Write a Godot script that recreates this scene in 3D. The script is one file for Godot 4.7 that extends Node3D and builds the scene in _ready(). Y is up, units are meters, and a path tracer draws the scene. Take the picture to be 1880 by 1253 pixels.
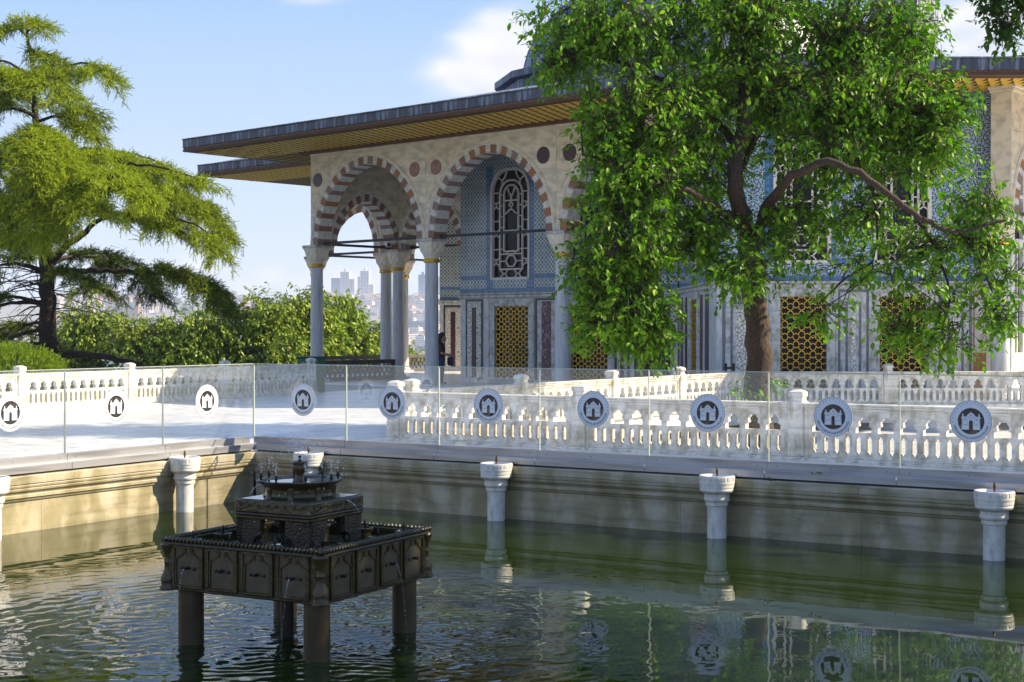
extends Node3D
# Frames: POOL has its origin at the far corner of the pool, x along the far wall, z along the left wall.
# KIOSK has its origin at the left corner column, x along the arcade, z out of the arcade.
var rng := RandomNumberGenerator.new()
var M := {}
var POOL: Transform3D
var KIOSK: Transform3D
var FOUNT: Transform3D
const WATER := -0.64

class MB:
	var v := PackedVector3Array()
	var n := PackedVector3Array()
	var xf := Transform3D()
	func tri(a: Vector3, b: Vector3, c: Vector3) -> void:
		a = xf * a
		b = xf * b
		c = xf * c
		var m := (b - a).cross(c - a).normalized()
		v.append(a); v.append(c); v.append(b)
		n.append(m); n.append(m); n.append(m)
	func trin(a: Vector3, b: Vector3, c: Vector3, na: Vector3, nb: Vector3, nc: Vector3) -> void:
		v.append(xf * a); v.append(xf * c); v.append(xf * b)
		n.append((xf.basis * na).normalized()); n.append((xf.basis * nc).normalized()); n.append((xf.basis * nb).normalized())
	func quad(a: Vector3, b: Vector3, c: Vector3, d: Vector3) -> void:
		tri(a, b, c)
		tri(a, c, d)
	func box(c: Vector3, s: Vector3, e := 0.0) -> void:
		var h := s * 0.5
		if e <= 0.0:
			for k in 3:
				for g: float in [-1.0, 1.0]:
					var w := Vector3.ZERO
					w[k] = g * h[k]
					var a := Vector3.ZERO
					a[(k + 1) % 3] = h[(k + 1) % 3]
					var b := Vector3.ZERO
					b[(k + 2) % 3] = h[(k + 2) % 3]
					if g > 0: quad(c + w - a - b, c + w + a - b, c + w + a + b, c + w - a + b)
					else: quad(c + w - a - b, c + w - a + b, c + w + a + b, c + w + a - b)
			return
		e = minf(e, minf(h.x, minf(h.y, h.z)) * 0.9)
		for k in 3:
			var i := (k + 1) % 3
			var j := (k + 2) % 3
			for g: float in [-1.0, 1.0]:
				var w := Vector3.ZERO
				w[k] = g * h[k]
				var a := Vector3.ZERO
				a[i] = h[i] - e
				var b := Vector3.ZERO
				b[j] = h[j] - e
				if g > 0: quad(c + w - a - b, c + w + a - b, c + w + a + b, c + w - a + b)
				else: quad(c + w - a - b, c + w - a + b, c + w + a + b, c + w + a - b)
				for q: float in [-1.0, 1.0]:
					var p1 := Vector3.ZERO
					p1[k] = g * h[k]
					p1[i] = q * (h[i] - e)
					var p2 := Vector3.ZERO
					p2[k] = g * (h[k] - e)
					p2[i] = q * h[i]
					if g * q > 0: quad(c + p1 - b, c + p2 - b, c + p2 + b, c + p1 + b)
					else: quad(c + p1 - b, c + p1 + b, c + p2 + b, c + p2 - b)
		for x: float in [-1.0, 1.0]:
			for y: float in [-1.0, 1.0]:
				for z: float in [-1.0, 1.0]:
					var p := c + Vector3(x * h.x, y * (h.y - e), z * (h.z - e))
					var q := c + Vector3(x * (h.x - e), y * h.y, z * (h.z - e))
					var r := c + Vector3(x * (h.x - e), y * (h.y - e), z * h.z)
					if x * y * z > 0: tri(p, q, r)
					else: tri(p, r, q)
	func prism(p: PackedVector2Array, z0: float, z1: float, back := true) -> void:
		if Geometry2D.is_polygon_clockwise(p):
			p = p.duplicate()
			p.reverse()
		var t := Geometry2D.triangulate_polygon(p)
		for i in range(0, t.size(), 3):
			var a := p[t[i]]
			var b := p[t[i + 1]]
			var c := p[t[i + 2]]
			if (b - a).cross(c - a) < 0:
				var s := b
				b = c
				c = s
			tri(Vector3(a.x, a.y, z1), Vector3(b.x, b.y, z1), Vector3(c.x, c.y, z1))
			if back: tri(Vector3(a.x, a.y, z0), Vector3(c.x, c.y, z0), Vector3(b.x, b.y, z0))
		for i in p.size():
			var a := p[i]
			var b := p[(i + 1) % p.size()]
			quad(Vector3(a.x, a.y, z0), Vector3(b.x, b.y, z0), Vector3(b.x, b.y, z1), Vector3(a.x, a.y, z1))
	func bar(a: Vector2, b: Vector2, w: float, z0: float, z1: float) -> void:
		var d := (b - a).normalized()
		var s := Vector2(-d.y, d.x) * w * 0.5
		prism(PackedVector2Array([a - s - d * w * 0.3, b - s + d * w * 0.3, b + s + d * w * 0.3, a + s - d * w * 0.3]), z0, z1, false)
	func path(pts: Array, w: float, z0: float, z1: float) -> void:
		for i in pts.size() - 1:
			bar(pts[i], pts[i + 1], w, z0, z1)
	# profile: Vector2(radius, height) from the bottom up
	func lathe(p: Array, segs: int, at := Vector3.ZERO, sharp := 0.7) -> void:
		var m := []
		for i in p.size() - 1:
			var d: Vector2 = p[i + 1] - p[i]
			m.append(Vector2(d.y, -d.x).normalized())
		for i in p.size() - 1:
			var n0: Vector2 = m[i]
			var n1: Vector2 = m[i]
			if i > 0 and m[i - 1].dot(m[i]) > sharp: n0 = (m[i - 1] + m[i]).normalized()
			if i < m.size() - 1 and m[i + 1].dot(m[i]) > sharp: n1 = (m[i + 1] + m[i]).normalized()
			for k in segs:
				var a := TAU * k / segs
				var b := TAU * (k + 1) / segs
				var ca := Vector3(cos(a), 0, -sin(a))
				var cb := Vector3(cos(b), 0, -sin(b))
				var u := Vector3.UP
				var p00: Vector3 = at + ca * p[i].x + u * p[i].y
				var p10: Vector3 = at + cb * p[i].x + u * p[i].y
				var p01: Vector3 = at + ca * p[i + 1].x + u * p[i + 1].y
				var p11: Vector3 = at + cb * p[i + 1].x + u * p[i + 1].y
				if p[i].x > 1e-5: trin(p00, p10, p11, ca * n0.x + u * n0.y, cb * n0.x + u * n0.y, cb * n1.x + u * n1.y)
				if p[i + 1].x > 1e-5: trin(p00, p11, p01, ca * n0.x + u * n0.y, cb * n1.x + u * n1.y, ca * n1.x + u * n1.y)
	func tube(pts: Array, rad: Array, segs: int, cap := true, wob := 0.0) -> void:
		var rings := []
		var nrm := []
		var side := Vector3.ZERO
		for i in pts.size():
			var d: Vector3 = (pts[mini(i + 1, pts.size() - 1)] - pts[maxi(i - 1, 0)]).normalized()
			if side == Vector3.ZERO: side = d.cross(Vector3(0.31, 0.2, 0.93)).normalized()
			side = (side - d * side.dot(d)).normalized()
			var up := d.cross(side)
			var ring := PackedVector3Array()
			var nn := PackedVector3Array()
			for k in segs:
				var a := TAU * k / segs
				var o := side * cos(a) + up * sin(a)
				nn.append(o)
				var f := 1.0 + wob * (sin(a * 3.0 + i * 1.1) * 0.6 + sin(a * 7.0 + i * 2.3) * 0.4)
				ring.append(pts[i] + o * rad[i] * f)
			rings.append(ring)
			nrm.append(nn)
		for i in pts.size() - 1:
			for k in segs:
				var q := (k + 1) % segs
				trin(rings[i][k], rings[i][q], rings[i + 1][q], nrm[i][k], nrm[i][q], nrm[i + 1][q])
				trin(rings[i][k], rings[i + 1][q], rings[i + 1][k], nrm[i][k], nrm[i + 1][q], nrm[i + 1][k])
		if cap:
			var e := pts.size() - 1
			for k in segs:
				tri(pts[e], rings[e][k], rings[e][(k + 1) % segs])
				tri(pts[0], rings[0][(k + 1) % segs], rings[0][k])
	func mesh() -> ArrayMesh:
		var a := []
		a.resize(Mesh.ARRAY_MAX)
		a[Mesh.ARRAY_VERTEX] = v
		a[Mesh.ARRAY_NORMAL] = n
		var m := ArrayMesh.new()
		m.add_surface_from_arrays(Mesh.PRIMITIVE_TRIANGLES, a)
		return m


func lin(r: float, g: float, b: float) -> Color:
	return Color(r, g, b).linear_to_srgb()

func mat(called: String, c: Color, rough: float, metal := 0.0, tex: Texture2D = null, scale := Vector3.ONE, world := false) -> StandardMaterial3D:
	var m := StandardMaterial3D.new()
	m.resource_name = called
	m.albedo_color = c.linear_to_srgb()
	m.roughness = rough
	m.metallic = metal
	if tex:
		m.albedo_texture = tex
		m.uv1_triplanar = true
		m.uv1_world_triplanar = world
		m.uv1_scale = scale
	M[called] = m
	return m

func relief(m: StandardMaterial3D, tex: Texture2D, cm: float) -> void:
	m.heightmap_enabled = true
	m.heightmap_texture = tex
	m.heightmap_scale = cm

func noise_tex(sd: int, freq: float, kind: String, stops: Array, colors: Array, size := 512, warp := 0.0) -> NoiseTexture2D:
	var f := FastNoiseLite.new()
	f.seed = sd
	f.frequency = freq
	f.noise_type = FastNoiseLite.TYPE_CELLULAR if kind == "cell" else FastNoiseLite.TYPE_SIMPLEX_SMOOTH
	f.fractal_type = FastNoiseLite.FRACTAL_RIDGED if kind == "ridge" else FastNoiseLite.FRACTAL_FBM
	f.fractal_octaves = 5
	if kind == "cell":
		f.cellular_return_type = FastNoiseLite.RETURN_DISTANCE2_SUB
		f.fractal_type = FastNoiseLite.FRACTAL_NONE
	if warp > 0:
		f.domain_warp_enabled = true
		f.domain_warp_amplitude = warp
		f.domain_warp_frequency = freq * 1.5
	var t := NoiseTexture2D.new()
	t.width = size
	t.height = size
	t.seamless = true
	t.noise = f
	var g := Gradient.new()
	g.offsets = PackedFloat32Array(stops)
	g.colors = PackedColorArray(colors)
	t.color_ramp = g
	return t

func gray(x: float) -> Color:
	return Color(x, x, x)

func thing(called: String, label: String, category: String, at := Transform3D(), group := "") -> Node3D:
	var o := Node3D.new()
	o.name = called
	add_child(o, true)
	o.transform = at
	return tag(o, label, category, group)

func tag(o: Node3D, label: String, category: String, group := "") -> Node3D:
	o.set_meta("label", label)
	o.set_meta("category", category)
	if group: o.set_meta("group", group)
	return o

func put(called: String, m: Mesh, material: Material, parent: Node3D = null, at := Transform3D()) -> MeshInstance3D:
	var o := MeshInstance3D.new()
	o.name = called
	o.mesh = m
	o.material_override = material
	o.transform = at
	(parent if parent else self).add_child(o, true)
	return o

func part(called: String, b: MB, material: Material, parent: Node3D = null, at := Transform3D()) -> MeshInstance3D:
	return put(called, b.mesh(), material, parent, at)

func structure(called: String, b: MB, material: Material, at := Transform3D()) -> MeshInstance3D:
	var o := part(called, b, material, null, at)
	o.set_meta("kind", "structure")
	return o

func slab(called: String, c: Vector3, s: Vector3, e: float, material: Material, parent: Node3D, at := Transform3D()) -> MeshInstance3D:
	var b := MB.new()
	b.box(c, s, e)
	return part(called, b, material, parent, at)

func many(called: String, m: Mesh, xs: Array, material: Material, parent: Node3D = null, colors := PackedColorArray()) -> MultiMeshInstance3D:
	var k := MultiMesh.new()
	k.transform_format = MultiMesh.TRANSFORM_3D
	k.use_colors = colors.size() > 0
	k.mesh = m
	k.instance_count = xs.size()
	for i in xs.size():
		k.set_instance_transform(i, xs[i])
		if k.use_colors: k.set_instance_color(i, colors[i])
	var o := MultiMeshInstance3D.new()
	o.name = called
	o.multimesh = k
	o.material_override = material
	o.set_meta("kind", "stuff")
	(parent if parent else self).add_child(o, true)
	return o

func frame(o: Vector3, x: Vector3) -> Transform3D:
	x = x.normalized()
	return Transform3D(Basis(x, Vector3.UP, x.cross(Vector3.UP)), o)

func shift(x: float, y: float, z: float) -> Transform3D:
	return Transform3D(Basis(), Vector3(x, y, z))

func rects(list: Array) -> MB:
	var b := MB.new()
	for q in list: b.box(q[0], q[1], q[2] if q.size() > 2 else 0.0)
	return b

func flat(pts: Array, y0: float, y1: float) -> MB:   # a slab with a polygonal plan of (x, z) points
	var b := MB.new()
	b.xf = Transform3D(Basis(Vector3.RIGHT, Vector3.FORWARD, Vector3.UP), Vector3.ZERO)
	var p := PackedVector2Array()
	for q in pts: p.append(Vector2(q[0], -q[1]))
	b.prism(p, y0, y1)
	return b

func ink(st: SurfaceTool) -> ArrayMesh:
	return st.commit()

func _ready() -> void:
	rng.seed = 20240
	var cam := Camera3D.new()
	cam.name = "camera"
	cam.position = Vector3(0, 1.65, 0)
	cam.rotation_degrees.x = -0.49
	cam.fov = 25.74
	cam.near = 0.1
	cam.far = 9000.0
	add_child(cam)
	cam.current = true
	var env := Environment.new()
	env.background_mode = Environment.BG_SKY
	env.sky = Sky.new()
	env.sky.sky_material = make_sky()
	env.tonemap_mode = Environment.TONE_MAPPER_LINEAR
	env.tonemap_exposure = 2.35
	env.sdfgi_enabled = true
	env.ssao_enabled = true
	env.ssil_enabled = true
	env.fog_enabled = true
	env.fog_density = 0.0002
	env.fog_light_color = Color(0.86, 0.91, 1.0)
	var we := WorldEnvironment.new()
	we.name = "environment"
	we.environment = env
	add_child(we)
	var sun := DirectionalLight3D.new()
	sun.name = "sun"
	sun.light_energy = 1.6
	sun.light_color = Color(1.0, 0.93, 0.80)
	sun.light_angular_distance = 0.5
	sun.shadow_enabled = true
	add_child(sun)
	sun.look_at_from_position(Vector3(1.42, 1.0, -0.08) * 50.0, Vector3.ZERO)
	POOL = frame(Vector3(-3.45, 0, -20), Vector3(0.8526, 0, 0.5225))
	KIOSK = frame(Vector3(-5.92, 0, -45.3), Vector3(0.7343, 0, 0.6788))
	FOUNT = frame(Vector3(-1.574, 0, -11.06), Vector3(0.879, 0, 0.477))
	materials()
	ground()
	pool()
	kiosk()
	balustrades()
	glass_fence()
	main_tree()
	other_trees()
	cedar()
	far_city()
	fountain()
	small_things()
	woman()

func make_sky() -> PanoramaSkyMaterial:
	var w := 2048
	var h := 1024
	var im := Image.create(w, h, false, Image.FORMAT_RGBF)
	var f := FastNoiseLite.new()
	f.seed = 5
	f.noise_type = FastNoiseLite.TYPE_SIMPLEX_SMOOTH
	f.fractal_octaves = 5
	f.frequency = 1.0
	for y in h:
		var el := PI * 0.5 - (y + 0.5) / h * PI
		var s := sin(el)
		var k := clampf(s, 0.0, 1.0)
		var c := Vector3(0.40, 0.43, 0.465).lerp(Vector3(0.165, 0.265, 0.44), clampf(k / 0.24, 0, 1) ** 0.8)
		c = c.lerp(Vector3(0.09, 0.18, 0.40), clampf((k - 0.2) / 0.8, 0, 1) ** 0.7)
		if s < 0: c = Vector3(0.3, 0.31, 0.31)
		for x in w:
			var o := c
			if s > 0.0:
				var az := (x + 0.5) / w * TAU
				var d := Vector3(sin(az) * cos(el), s, -cos(az) * cos(el))
				var q := Vector3(d.x * 3.2, d.y * 7.5, d.z * 3.2)
				var n := f.get_noise_3dv(q)
				var fine := f.get_noise_3dv(q * 3.1 + Vector3(4, 1, 2)) + 0.5 * f.get_noise_3dv(q * 9.0)
				# the cumulus bank low over the kiosk, and its like all round the sky
				var bank := 0.0
				for b in [[-0.3, 10.9, 2.0, 1.4], [-1.8, 9.6, 1.6, 0.8], [1.2, 9.2, 2.0, 1.0], [-7.6, 12.7, 1.4, 0.6], [-4.6, 12.9, 1.2, 0.4], [18.5, 11.0, 5.0, 2.2], [60, 14, 14, 4], [110, 20, 18, 5], [170, 16, 15, 5], [-70, 18, 15, 5], [-130, 22, 20, 6]]:
					var u: float = wrapf(rad_to_deg(az) - b[0], -180, 180) / b[2]
					var t: float = (rad_to_deg(el) - b[1]) / b[3]
					bank += exp(-u * u - t * t)
				var a := maxf(0.92 * smoothstep(0.12, 1.05, bank * (1.05 + 1.1 * fine)), smoothstep(0.40, 1.05, n + 0.5 * fine + 0.16 * smoothstep(0.25, 0.6, s)))
				o = c.lerp(Vector3(0.44, 0.43, 0.44) * (1.0 + 0.22 * fine), a * 0.9)
			im.set_pixel(x, y, Color(o.x, o.y, o.z))
	var p := PanoramaSkyMaterial.new()
	p.panorama = ImageTexture.create_from_image(im)
	return p

func fold_tile(size: int, seed_: int, border: bool, bold := false) -> ImageTexture:
	# glazed pottery: blue, turquoise and white arabesques painted under the glaze, mirrored both ways
	var im := Image.create(size, size, false, Image.FORMAT_RGB8)
	var f := FastNoiseLite.new()
	f.seed = seed_
	f.frequency = 3.4
	f.fractal_octaves = 2
	var white := Vector3(0.84, 0.87, 0.85)
	var cobalt := Vector3(0.09, 0.29, 0.54)
	var deep := Vector3(0.07, 0.16, 0.27)
	var turq := Vector3(0.28, 0.58, 0.66)
	for y in size:
		for x in size:
			var p := Vector2((x + 0.5) / size - 0.5, (y + 0.5) / size - 0.5)
			var q := Vector2(absf(p.x), absf(p.y))
			if q.x < q.y and not border: q = Vector2(q.y, q.x)
			var r := q.length()
			var a := atan2(q.y, q.x)
			var c := white if not border else Vector3(0.17, 0.37, 0.58)
			var n := f.get_noise_2d(q.x * 2.0 + 3.1, q.y * 2.0 + 1.7)
			if not border:
				if absf(n) < 0.05: c = cobalt
				if n > 0.27: c = turq
				elif n < -0.3: c = cobalt
				var petal := 0.15 + 0.035 * cos(a * 8.0)
				if r < petal: c = cobalt
				if r < petal * 0.74: c = white
				if r < 0.07 + 0.02 * cos(a * 8.0): c = turq
				if r < 0.035: c = deep
				var e := Vector2(0.5 - q.x, 0.5 - q.y)
				var er := e.length()
				var ea := atan2(e.y, e.x)
				if er < 0.20 + 0.03 * cos(ea * 8.0 + 0.4): c = deep
				if er < 0.15 + 0.03 * cos(ea * 8.0): c = white
				if er < 0.09: c = cobalt
				if er < 0.04: c = turq
				var stem := absf(r - 0.32 - 0.03 * sin(a * 9.0))
				if stem < 0.016: c = deep
			else:
				if absf(n) < 0.06: c = white * 0.9
				if n > 0.3: c = turq
				if r < 0.13 + 0.03 * cos(a * 6.0): c = white
				if r < 0.08: c = deep
			if bold:
				# rows of dark rosettes in white rings, four to a sheet
				q = Vector2(absf(fposmod(p.x, 0.5) - 0.25), absf(fposmod(p.y, 0.5) - 0.25)) * 2.0
				var g := Vector2(absf(q.x - 0.25), absf(q.y - 0.25))
				var gr := g.length()
				var ga := atan2(g.y, g.x)
				c = white
				if absf(g.x - g.y) < 0.018: c = turq
				if gr < 0.165 + 0.02 * cos(ga * 8.0): c = cobalt
				if gr < 0.125 + 0.02 * cos(ga * 8.0): c = white
				if gr < 0.09: c = deep
				if gr < 0.03: c = turq
				var dm := minf(absf(q.x) + absf(q.y), minf(absf(0.5 - q.x) + absf(0.5 - q.y), minf(absf(0.5 - q.x) + q.y, q.x + absf(0.5 - q.y))))
				if dm < 0.13: c = deep
				if dm < 0.085: c = cobalt
				if dm < 0.04: c = white
			im.set_pixel(x, y, Color(c.x, c.y, c.z))
	return ImageTexture.create_from_image(im)

func materials() -> void:
	var vein := noise_tex(11, 0.006, "ridge", [0.0, 0.45, 0.62, 0.8, 1.0], [gray(0.99), gray(0.97), gray(0.93), gray(0.86), gray(0.72)], 512, 60.0)
	var cloud := noise_tex(12, 0.008, "fbm", [0.0, 0.4, 0.6, 1.0], [gray(0.80), gray(0.93), gray(1.0), gray(1.0)])
	var grit := noise_tex(13, 0.05, "fbm", [0.0, 0.42, 0.55, 1.0], [gray(0.40), gray(0.75), gray(1.0), gray(1.0)])
	var breccia := noise_tex(14, 0.022, "cell", [0.0, 0.06, 0.14, 0.4, 1.0], [Color(0.32, 0.29, 0.32), Color(0.58, 0.54, 0.52), Color(0.90, 0.88, 0.85), Color(0.98, 0.97, 0.95), Color(1, 1, 1)], 512, 30.0)
	var redvein := noise_tex(15, 0.016, "ridge", [0.0, 0.35, 0.5, 0.7, 1.0], [Color(0.72, 0.66, 0.68), Color(0.66, 0.58, 0.62), Color(0.42, 0.20, 0.26), Color(0.25, 0.09, 0.14), Color(0.18, 0.07, 0.11)], 512, 40.0)
	var moss := noise_tex(16, 0.012, "fbm", [0.0, 0.38, 0.55, 0.75, 1.0], [Color(0.70, 0.68, 0.56), Color(0.82, 0.80, 0.70), Color(0.92, 0.90, 0.84), Color(0.97, 0.96, 0.93), Color(1, 1, 0.99)], 512, 30.0)
	var streak := noise_tex(17, 0.01, "fbm", [0.0, 0.5, 0.58, 0.66, 1.0], [gray(0.50), gray(0.66), gray(0.76), gray(1.0), gray(1.0)])
	var bump := noise_tex(18, 0.03, "fbm", [0.0, 1.0], [gray(0), gray(1)])
	var barkb := noise_tex(19, 0.02, "ridge", [0.0, 1.0], [gray(1), gray(0)], 512, 25.0)
	var pits := noise_tex(20, 0.06, "cell", [0.0, 0.5, 1.0], [gray(0), gray(0.7), gray(1)], 256)
	M.vein = null
	mat("marble", Color(0.66, 0.66, 0.65), 0.38, 0, vein, Vector3(0.45, 1.5, 0.45))
	mat("balustrade_marble", Color(0.81, 0.78, 0.72), 0.5, 0, vein, Vector3(0.5, 1.6, 0.5))
	mat("paving", Color(0.72, 0.73, 0.74), 0.30, 0, vein, Vector3(0.16, 0.5, 0.55))
	for k in 4: mat("paving_%d" % k, Color(0.70, 0.71, 0.72) * (0.90 + 0.04 * k), 0.32, 0, vein, Vector3(0.16 + 0.03 * k, 0.5, 0.5))
	mat("mortar", Color(0.36, 0.36, 0.35), 0.9)
	mat("warm_marble", Color(0.72, 0.60, 0.43), 0.5, 0, cloud, Vector3(0.5, 0.7, 0.5))
	mat("warm_marble_pale", Color(0.76, 0.66, 0.50), 0.5, 0, cloud, Vector3(0.3, 0.8, 0.3))
	mat("grey_marble", Color(0.66, 0.66, 0.65), 0.3, 0, vein, Vector3(0.9, 0.35, 0.9))
	mat("column_marble", Color(0.56, 0.56, 0.57), 0.35, 0, cloud, Vector3(2.6, 0.22, 2.6))
	mat("breccia", Color(0.80, 0.78, 0.74), 0.3, 0, breccia, Vector3(1.1, 1.1, 1.1))
	mat("purple_breccia", Color(0.9, 0.9, 0.9), 0.3, 0, redvein, Vector3(1.2, 0.8, 1.2))
	mat("porphyry", Color(0.085, 0.026, 0.036), 0.35, 0, grit, Vector3(3, 3, 3))
	mat("red_breccia", Color(0.42, 0.20, 0.16), 0.4, 0, breccia, Vector3(2.0, 2.0, 2.0))
	mat("red_stone", Color(0.33, 0.17, 0.12), 0.7, 0, grit, Vector3(1.6, 1.6, 1.6))
	mat("orange_stone", Color(0.46, 0.20, 0.08), 0.7, 0, grit, Vector3(1.6, 1.6, 1.6))
	mat("pink_stone", Color(0.36, 0.24, 0.20), 0.7, 0, grit, Vector3(1.6, 1.6, 1.6))
	mat("cream_stone", Color(0.66, 0.62, 0.54), 0.55, 0, cloud, Vector3(1.2, 1.2, 1.2))
	mat("dark_slate", Color(0.045, 0.05, 0.065), 0.35)
	mat("blue_grey_stone", Color(0.16, 0.18, 0.23), 0.35, 0, cloud, Vector3(2, 2, 2))
	mat("gold", Color(0.80, 0.50, 0.07), 0.36, 0.75)
	mat("gilt_wood", Color(0.74, 0.45, 0.03), 0.42, 0.15, cloud, Vector3(0.9, 0.9, 0.9))
	mat("brown_wood", Color(0.17, 0.065, 0.03), 0.6, 0, grit, Vector3(0.4, 2.0, 2.0))
	mat("dark_wood", Color(0.035, 0.016, 0.013), 0.5, 0, grit, Vector3(2.0, 0.3, 2.0))
	mat("soffit_wood", Color(0.07, 0.03, 0.008), 0.7, 0, cloud, Vector3(1, 1, 1))
	mat("lead", Color(0.15, 0.17, 0.23), 0.5, 0.25, streak, Vector3(0.8, 0.07, 0.8))
	mat("lead_dome", Color(0.34, 0.37, 0.44), 0.5, 0.2, streak, Vector3(1.4, 0.12, 1.4))
	mat("window_dark", Color(0.018, 0.018, 0.022), 0.22).metallic_specular = 0.3
	mat("lattice_plaster", Color(0.76, 0.69, 0.62), 0.7)
	mat("iron", Color(0.022, 0.030, 0.034), 0.55, 0.2)
	mat("white_paint", Color(0.72, 0.71, 0.66), 0.5, 0, cloud, Vector3(1, 1, 1))
	var glaze := fold_tile(256, 40, false)
	for k in 8:
		var tone := 0.86 + 0.07 * (k / 4)
		mat("tile_%d" % k, Color(tone, tone, tone), 0.16, 0, glaze, Vector3.ONE / 0.54)
		M["tile_%d" % k].uv1_offset = Vector3(0.25 + 0.5 * (k % 2), 0.25 + 0.5 * ((k / 2) % 2), 0.5)
	glaze = fold_tile(256, 41, false, true)
	for k in 8:
		var tone := 0.80 + 0.10 * (k / 4)
		mat("bold_tile_%d" % k, Color(tone, tone, tone), 0.16, 0, glaze, Vector3.ONE / 0.54)
		M["bold_tile_%d" % k].uv1_offset = Vector3(0.25 + 0.5 * (k % 2), 0.25 + 0.5 * ((k / 2) % 2), 0.5)
	mat("tile_border", Color(0.85, 0.9, 1.0), 0.16, 0, fold_tile(128, 60, true), Vector3.ONE / 0.12)
	mat("pool_marble", Color(0.50, 0.46, 0.37), 0.5, 0, vein, Vector3(0.14, 1.5, 0.14))
	M.pool_marble.detail_enabled = true
	M.pool_marble.detail_albedo = moss
	M.pool_marble.detail_blend_mode = BaseMaterial3D.BLEND_MODE_MUL
	M.pool_marble.detail_uv_layer = BaseMaterial3D.DETAIL_UV_2
	M.pool_marble.uv2_triplanar = true
	M.pool_marble.uv2_scale = Vector3(0.34, 0.16, 0.34)
	var stain := noise_tex(23, 0.014, "fbm", [0.0, 0.36, 0.5, 1.0], [Color(0.70, 0.68, 0.62), Color(0.89, 0.88, 0.84), Color(0.99, 0.99, 0.98), Color(1, 1, 1)])
	for q in ["balustrade_marble", "marble"]:
		var bm: StandardMaterial3D = M[q]
		bm.detail_enabled = true
		bm.detail_albedo = stain
		bm.detail_blend_mode = BaseMaterial3D.BLEND_MODE_MUL
		bm.detail_uv_layer = BaseMaterial3D.DETAIL_UV_2
		bm.uv2_triplanar = true
		bm.uv2_scale = Vector3(0.7, 0.35, 0.7)
	mat("coping", Color(0.62, 0.60, 0.55), 0.55, 0, cloud, Vector3(0.8, 0.8, 0.8))
	mat("bowl_marble", Color(0.66, 0.64, 0.59), 0.45, 0, cloud, Vector3(2.4, 1.2, 2.4))
	mat("steel", Color(0.40, 0.40, 0.42), 0.38, 0.55, cloud, Vector3(0.15, 2.0, 0.15))
	mat("fountain_stone", Color(0.055, 0.039, 0.010), 0.32, 0, moss, Vector3(1.2, 1.2, 1.2))
	relief(M.fountain_stone, bump, 0.5)
	mat("fountain_panel", Color(0.075, 0.060, 0.032), 0.4, 0, cloud, Vector3(3, 3, 3))
	mat("fountain_rough", Color(0.042, 0.028, 0.006), 0.45, 0, moss, Vector3(3, 3, 3))
	relief(M.fountain_rough, pits, 1.2)
	mat("fountain_leg", Color(0.055, 0.040, 0.014), 0.45, 0, moss, Vector3(0.8, 0.6, 0.8))
	mat("terracotta", Color(0.07, 0.035, 0.010), 0.45, 0, cloud, Vector3(6, 6, 6))
	mat("bronze", Color(0.10, 0.06, 0.025), 0.4, 0.7)
	mat("dark_bronze", Color(0.02, 0.018, 0.014), 0.4, 0.5)
	mat("dark_carved", Color(0.085, 0.07, 0.062), 0.6, 0, cloud, Vector3(1, 1, 1))
	var w := mat("water", Color(0.011, 0.021, 0.003), 0.012)
	w.metallic_specular = 0.36
	w = mat("basin_water", Color(0.03, 0.04, 0.03), 0.04)
	mat("sea", Color(0.10, 0.16, 0.19), 0.25)
	mat("drops", Color(0.9, 0.94, 1.0), 0.30)
	M.drops.transparency = BaseMaterial3D.TRANSPARENCY_ALPHA
	M.drops.albedo_color.a = 0.5
	var gl := mat("glass", Color(0.88, 0.95, 0.92), 0.02)
	gl.transparency = BaseMaterial3D.TRANSPARENCY_ALPHA
	gl.albedo_color.a = 0.03
	mat("glass_edge", Color(0.36, 0.41, 0.37), 0.25)
	mat("sticker_white", Color(0.70, 0.73, 0.80), 0.4)
	mat("sticker_dark", Color(0.026, 0.022, 0.024), 0.4)
	mat("sticker_film", Color(0.022, 0.018, 0.020), 0.4)
	M.sticker_film.transparency = BaseMaterial3D.TRANSPARENCY_ALPHA
	M.sticker_film.albedo_color.a = 0.82
	mat("bark", Color(0.06, 0.036, 0.022), 0.85, 0, grit, Vector3(1.6, 0.5, 1.6))
	relief(M.bark, barkb, 3.0)
	mat("cedar_bark", Color(0.045, 0.030, 0.022), 0.9, 0, grit, Vector3(1.6, 0.6, 1.6))
	relief(M.cedar_bark, barkb, 3.0)
	for q in [["leaf", Color(0.42, 0.72, 0.04), 0.48], ["bush_leaf", Color(0.5, 0.6, 0.07), 0.45], ["needle", Color(0.28, 0.40, 0.015), 0.6], ["grass", Color(0.1, 0.14, 0.03), 0.8]]:
		var m := mat(q[0], Color(1, 1, 1), q[2])
		m.vertex_color_use_as_albedo = true
		m.metallic_specular = 0.35
		m.backlight_enabled = true
		m.backlight = (q[1] as Color).linear_to_srgb()
	mat("soil", Color(0.09, 0.08, 0.05), 0.95, 0, grit, Vector3(0.5, 0.5, 0.5))
	mat("bin_green", Color(0.015, 0.115, 0.055), 0.4)
	mat("bin_dark", Color(0.006, 0.035, 0.018), 0.4)
	mat("bin_print", Color(0.6, 0.7, 0.64), 0.5)
	mat("black_metal", Color(0.015, 0.015, 0.017), 0.4)
	mat("camera_white", Color(0.7, 0.7, 0.68), 0.4)
	mat("skin", Color(0.46, 0.26, 0.18), 0.5)
	mat("hair", Color(0.018, 0.011, 0.009), 0.55)
	mat("maroon_cloth", Color(0.055, 0.012, 0.022), 0.85)
	mat("denim", Color(0.035, 0.06, 0.12), 0.85)
	mat("bag_cloth", Color(0.03, 0.022, 0.055), 0.7)
	mat("hill", Color(0.22, 0.22, 0.18), 0.95)
	mat("far_green", Color(0.07, 0.10, 0.05), 0.95)
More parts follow.
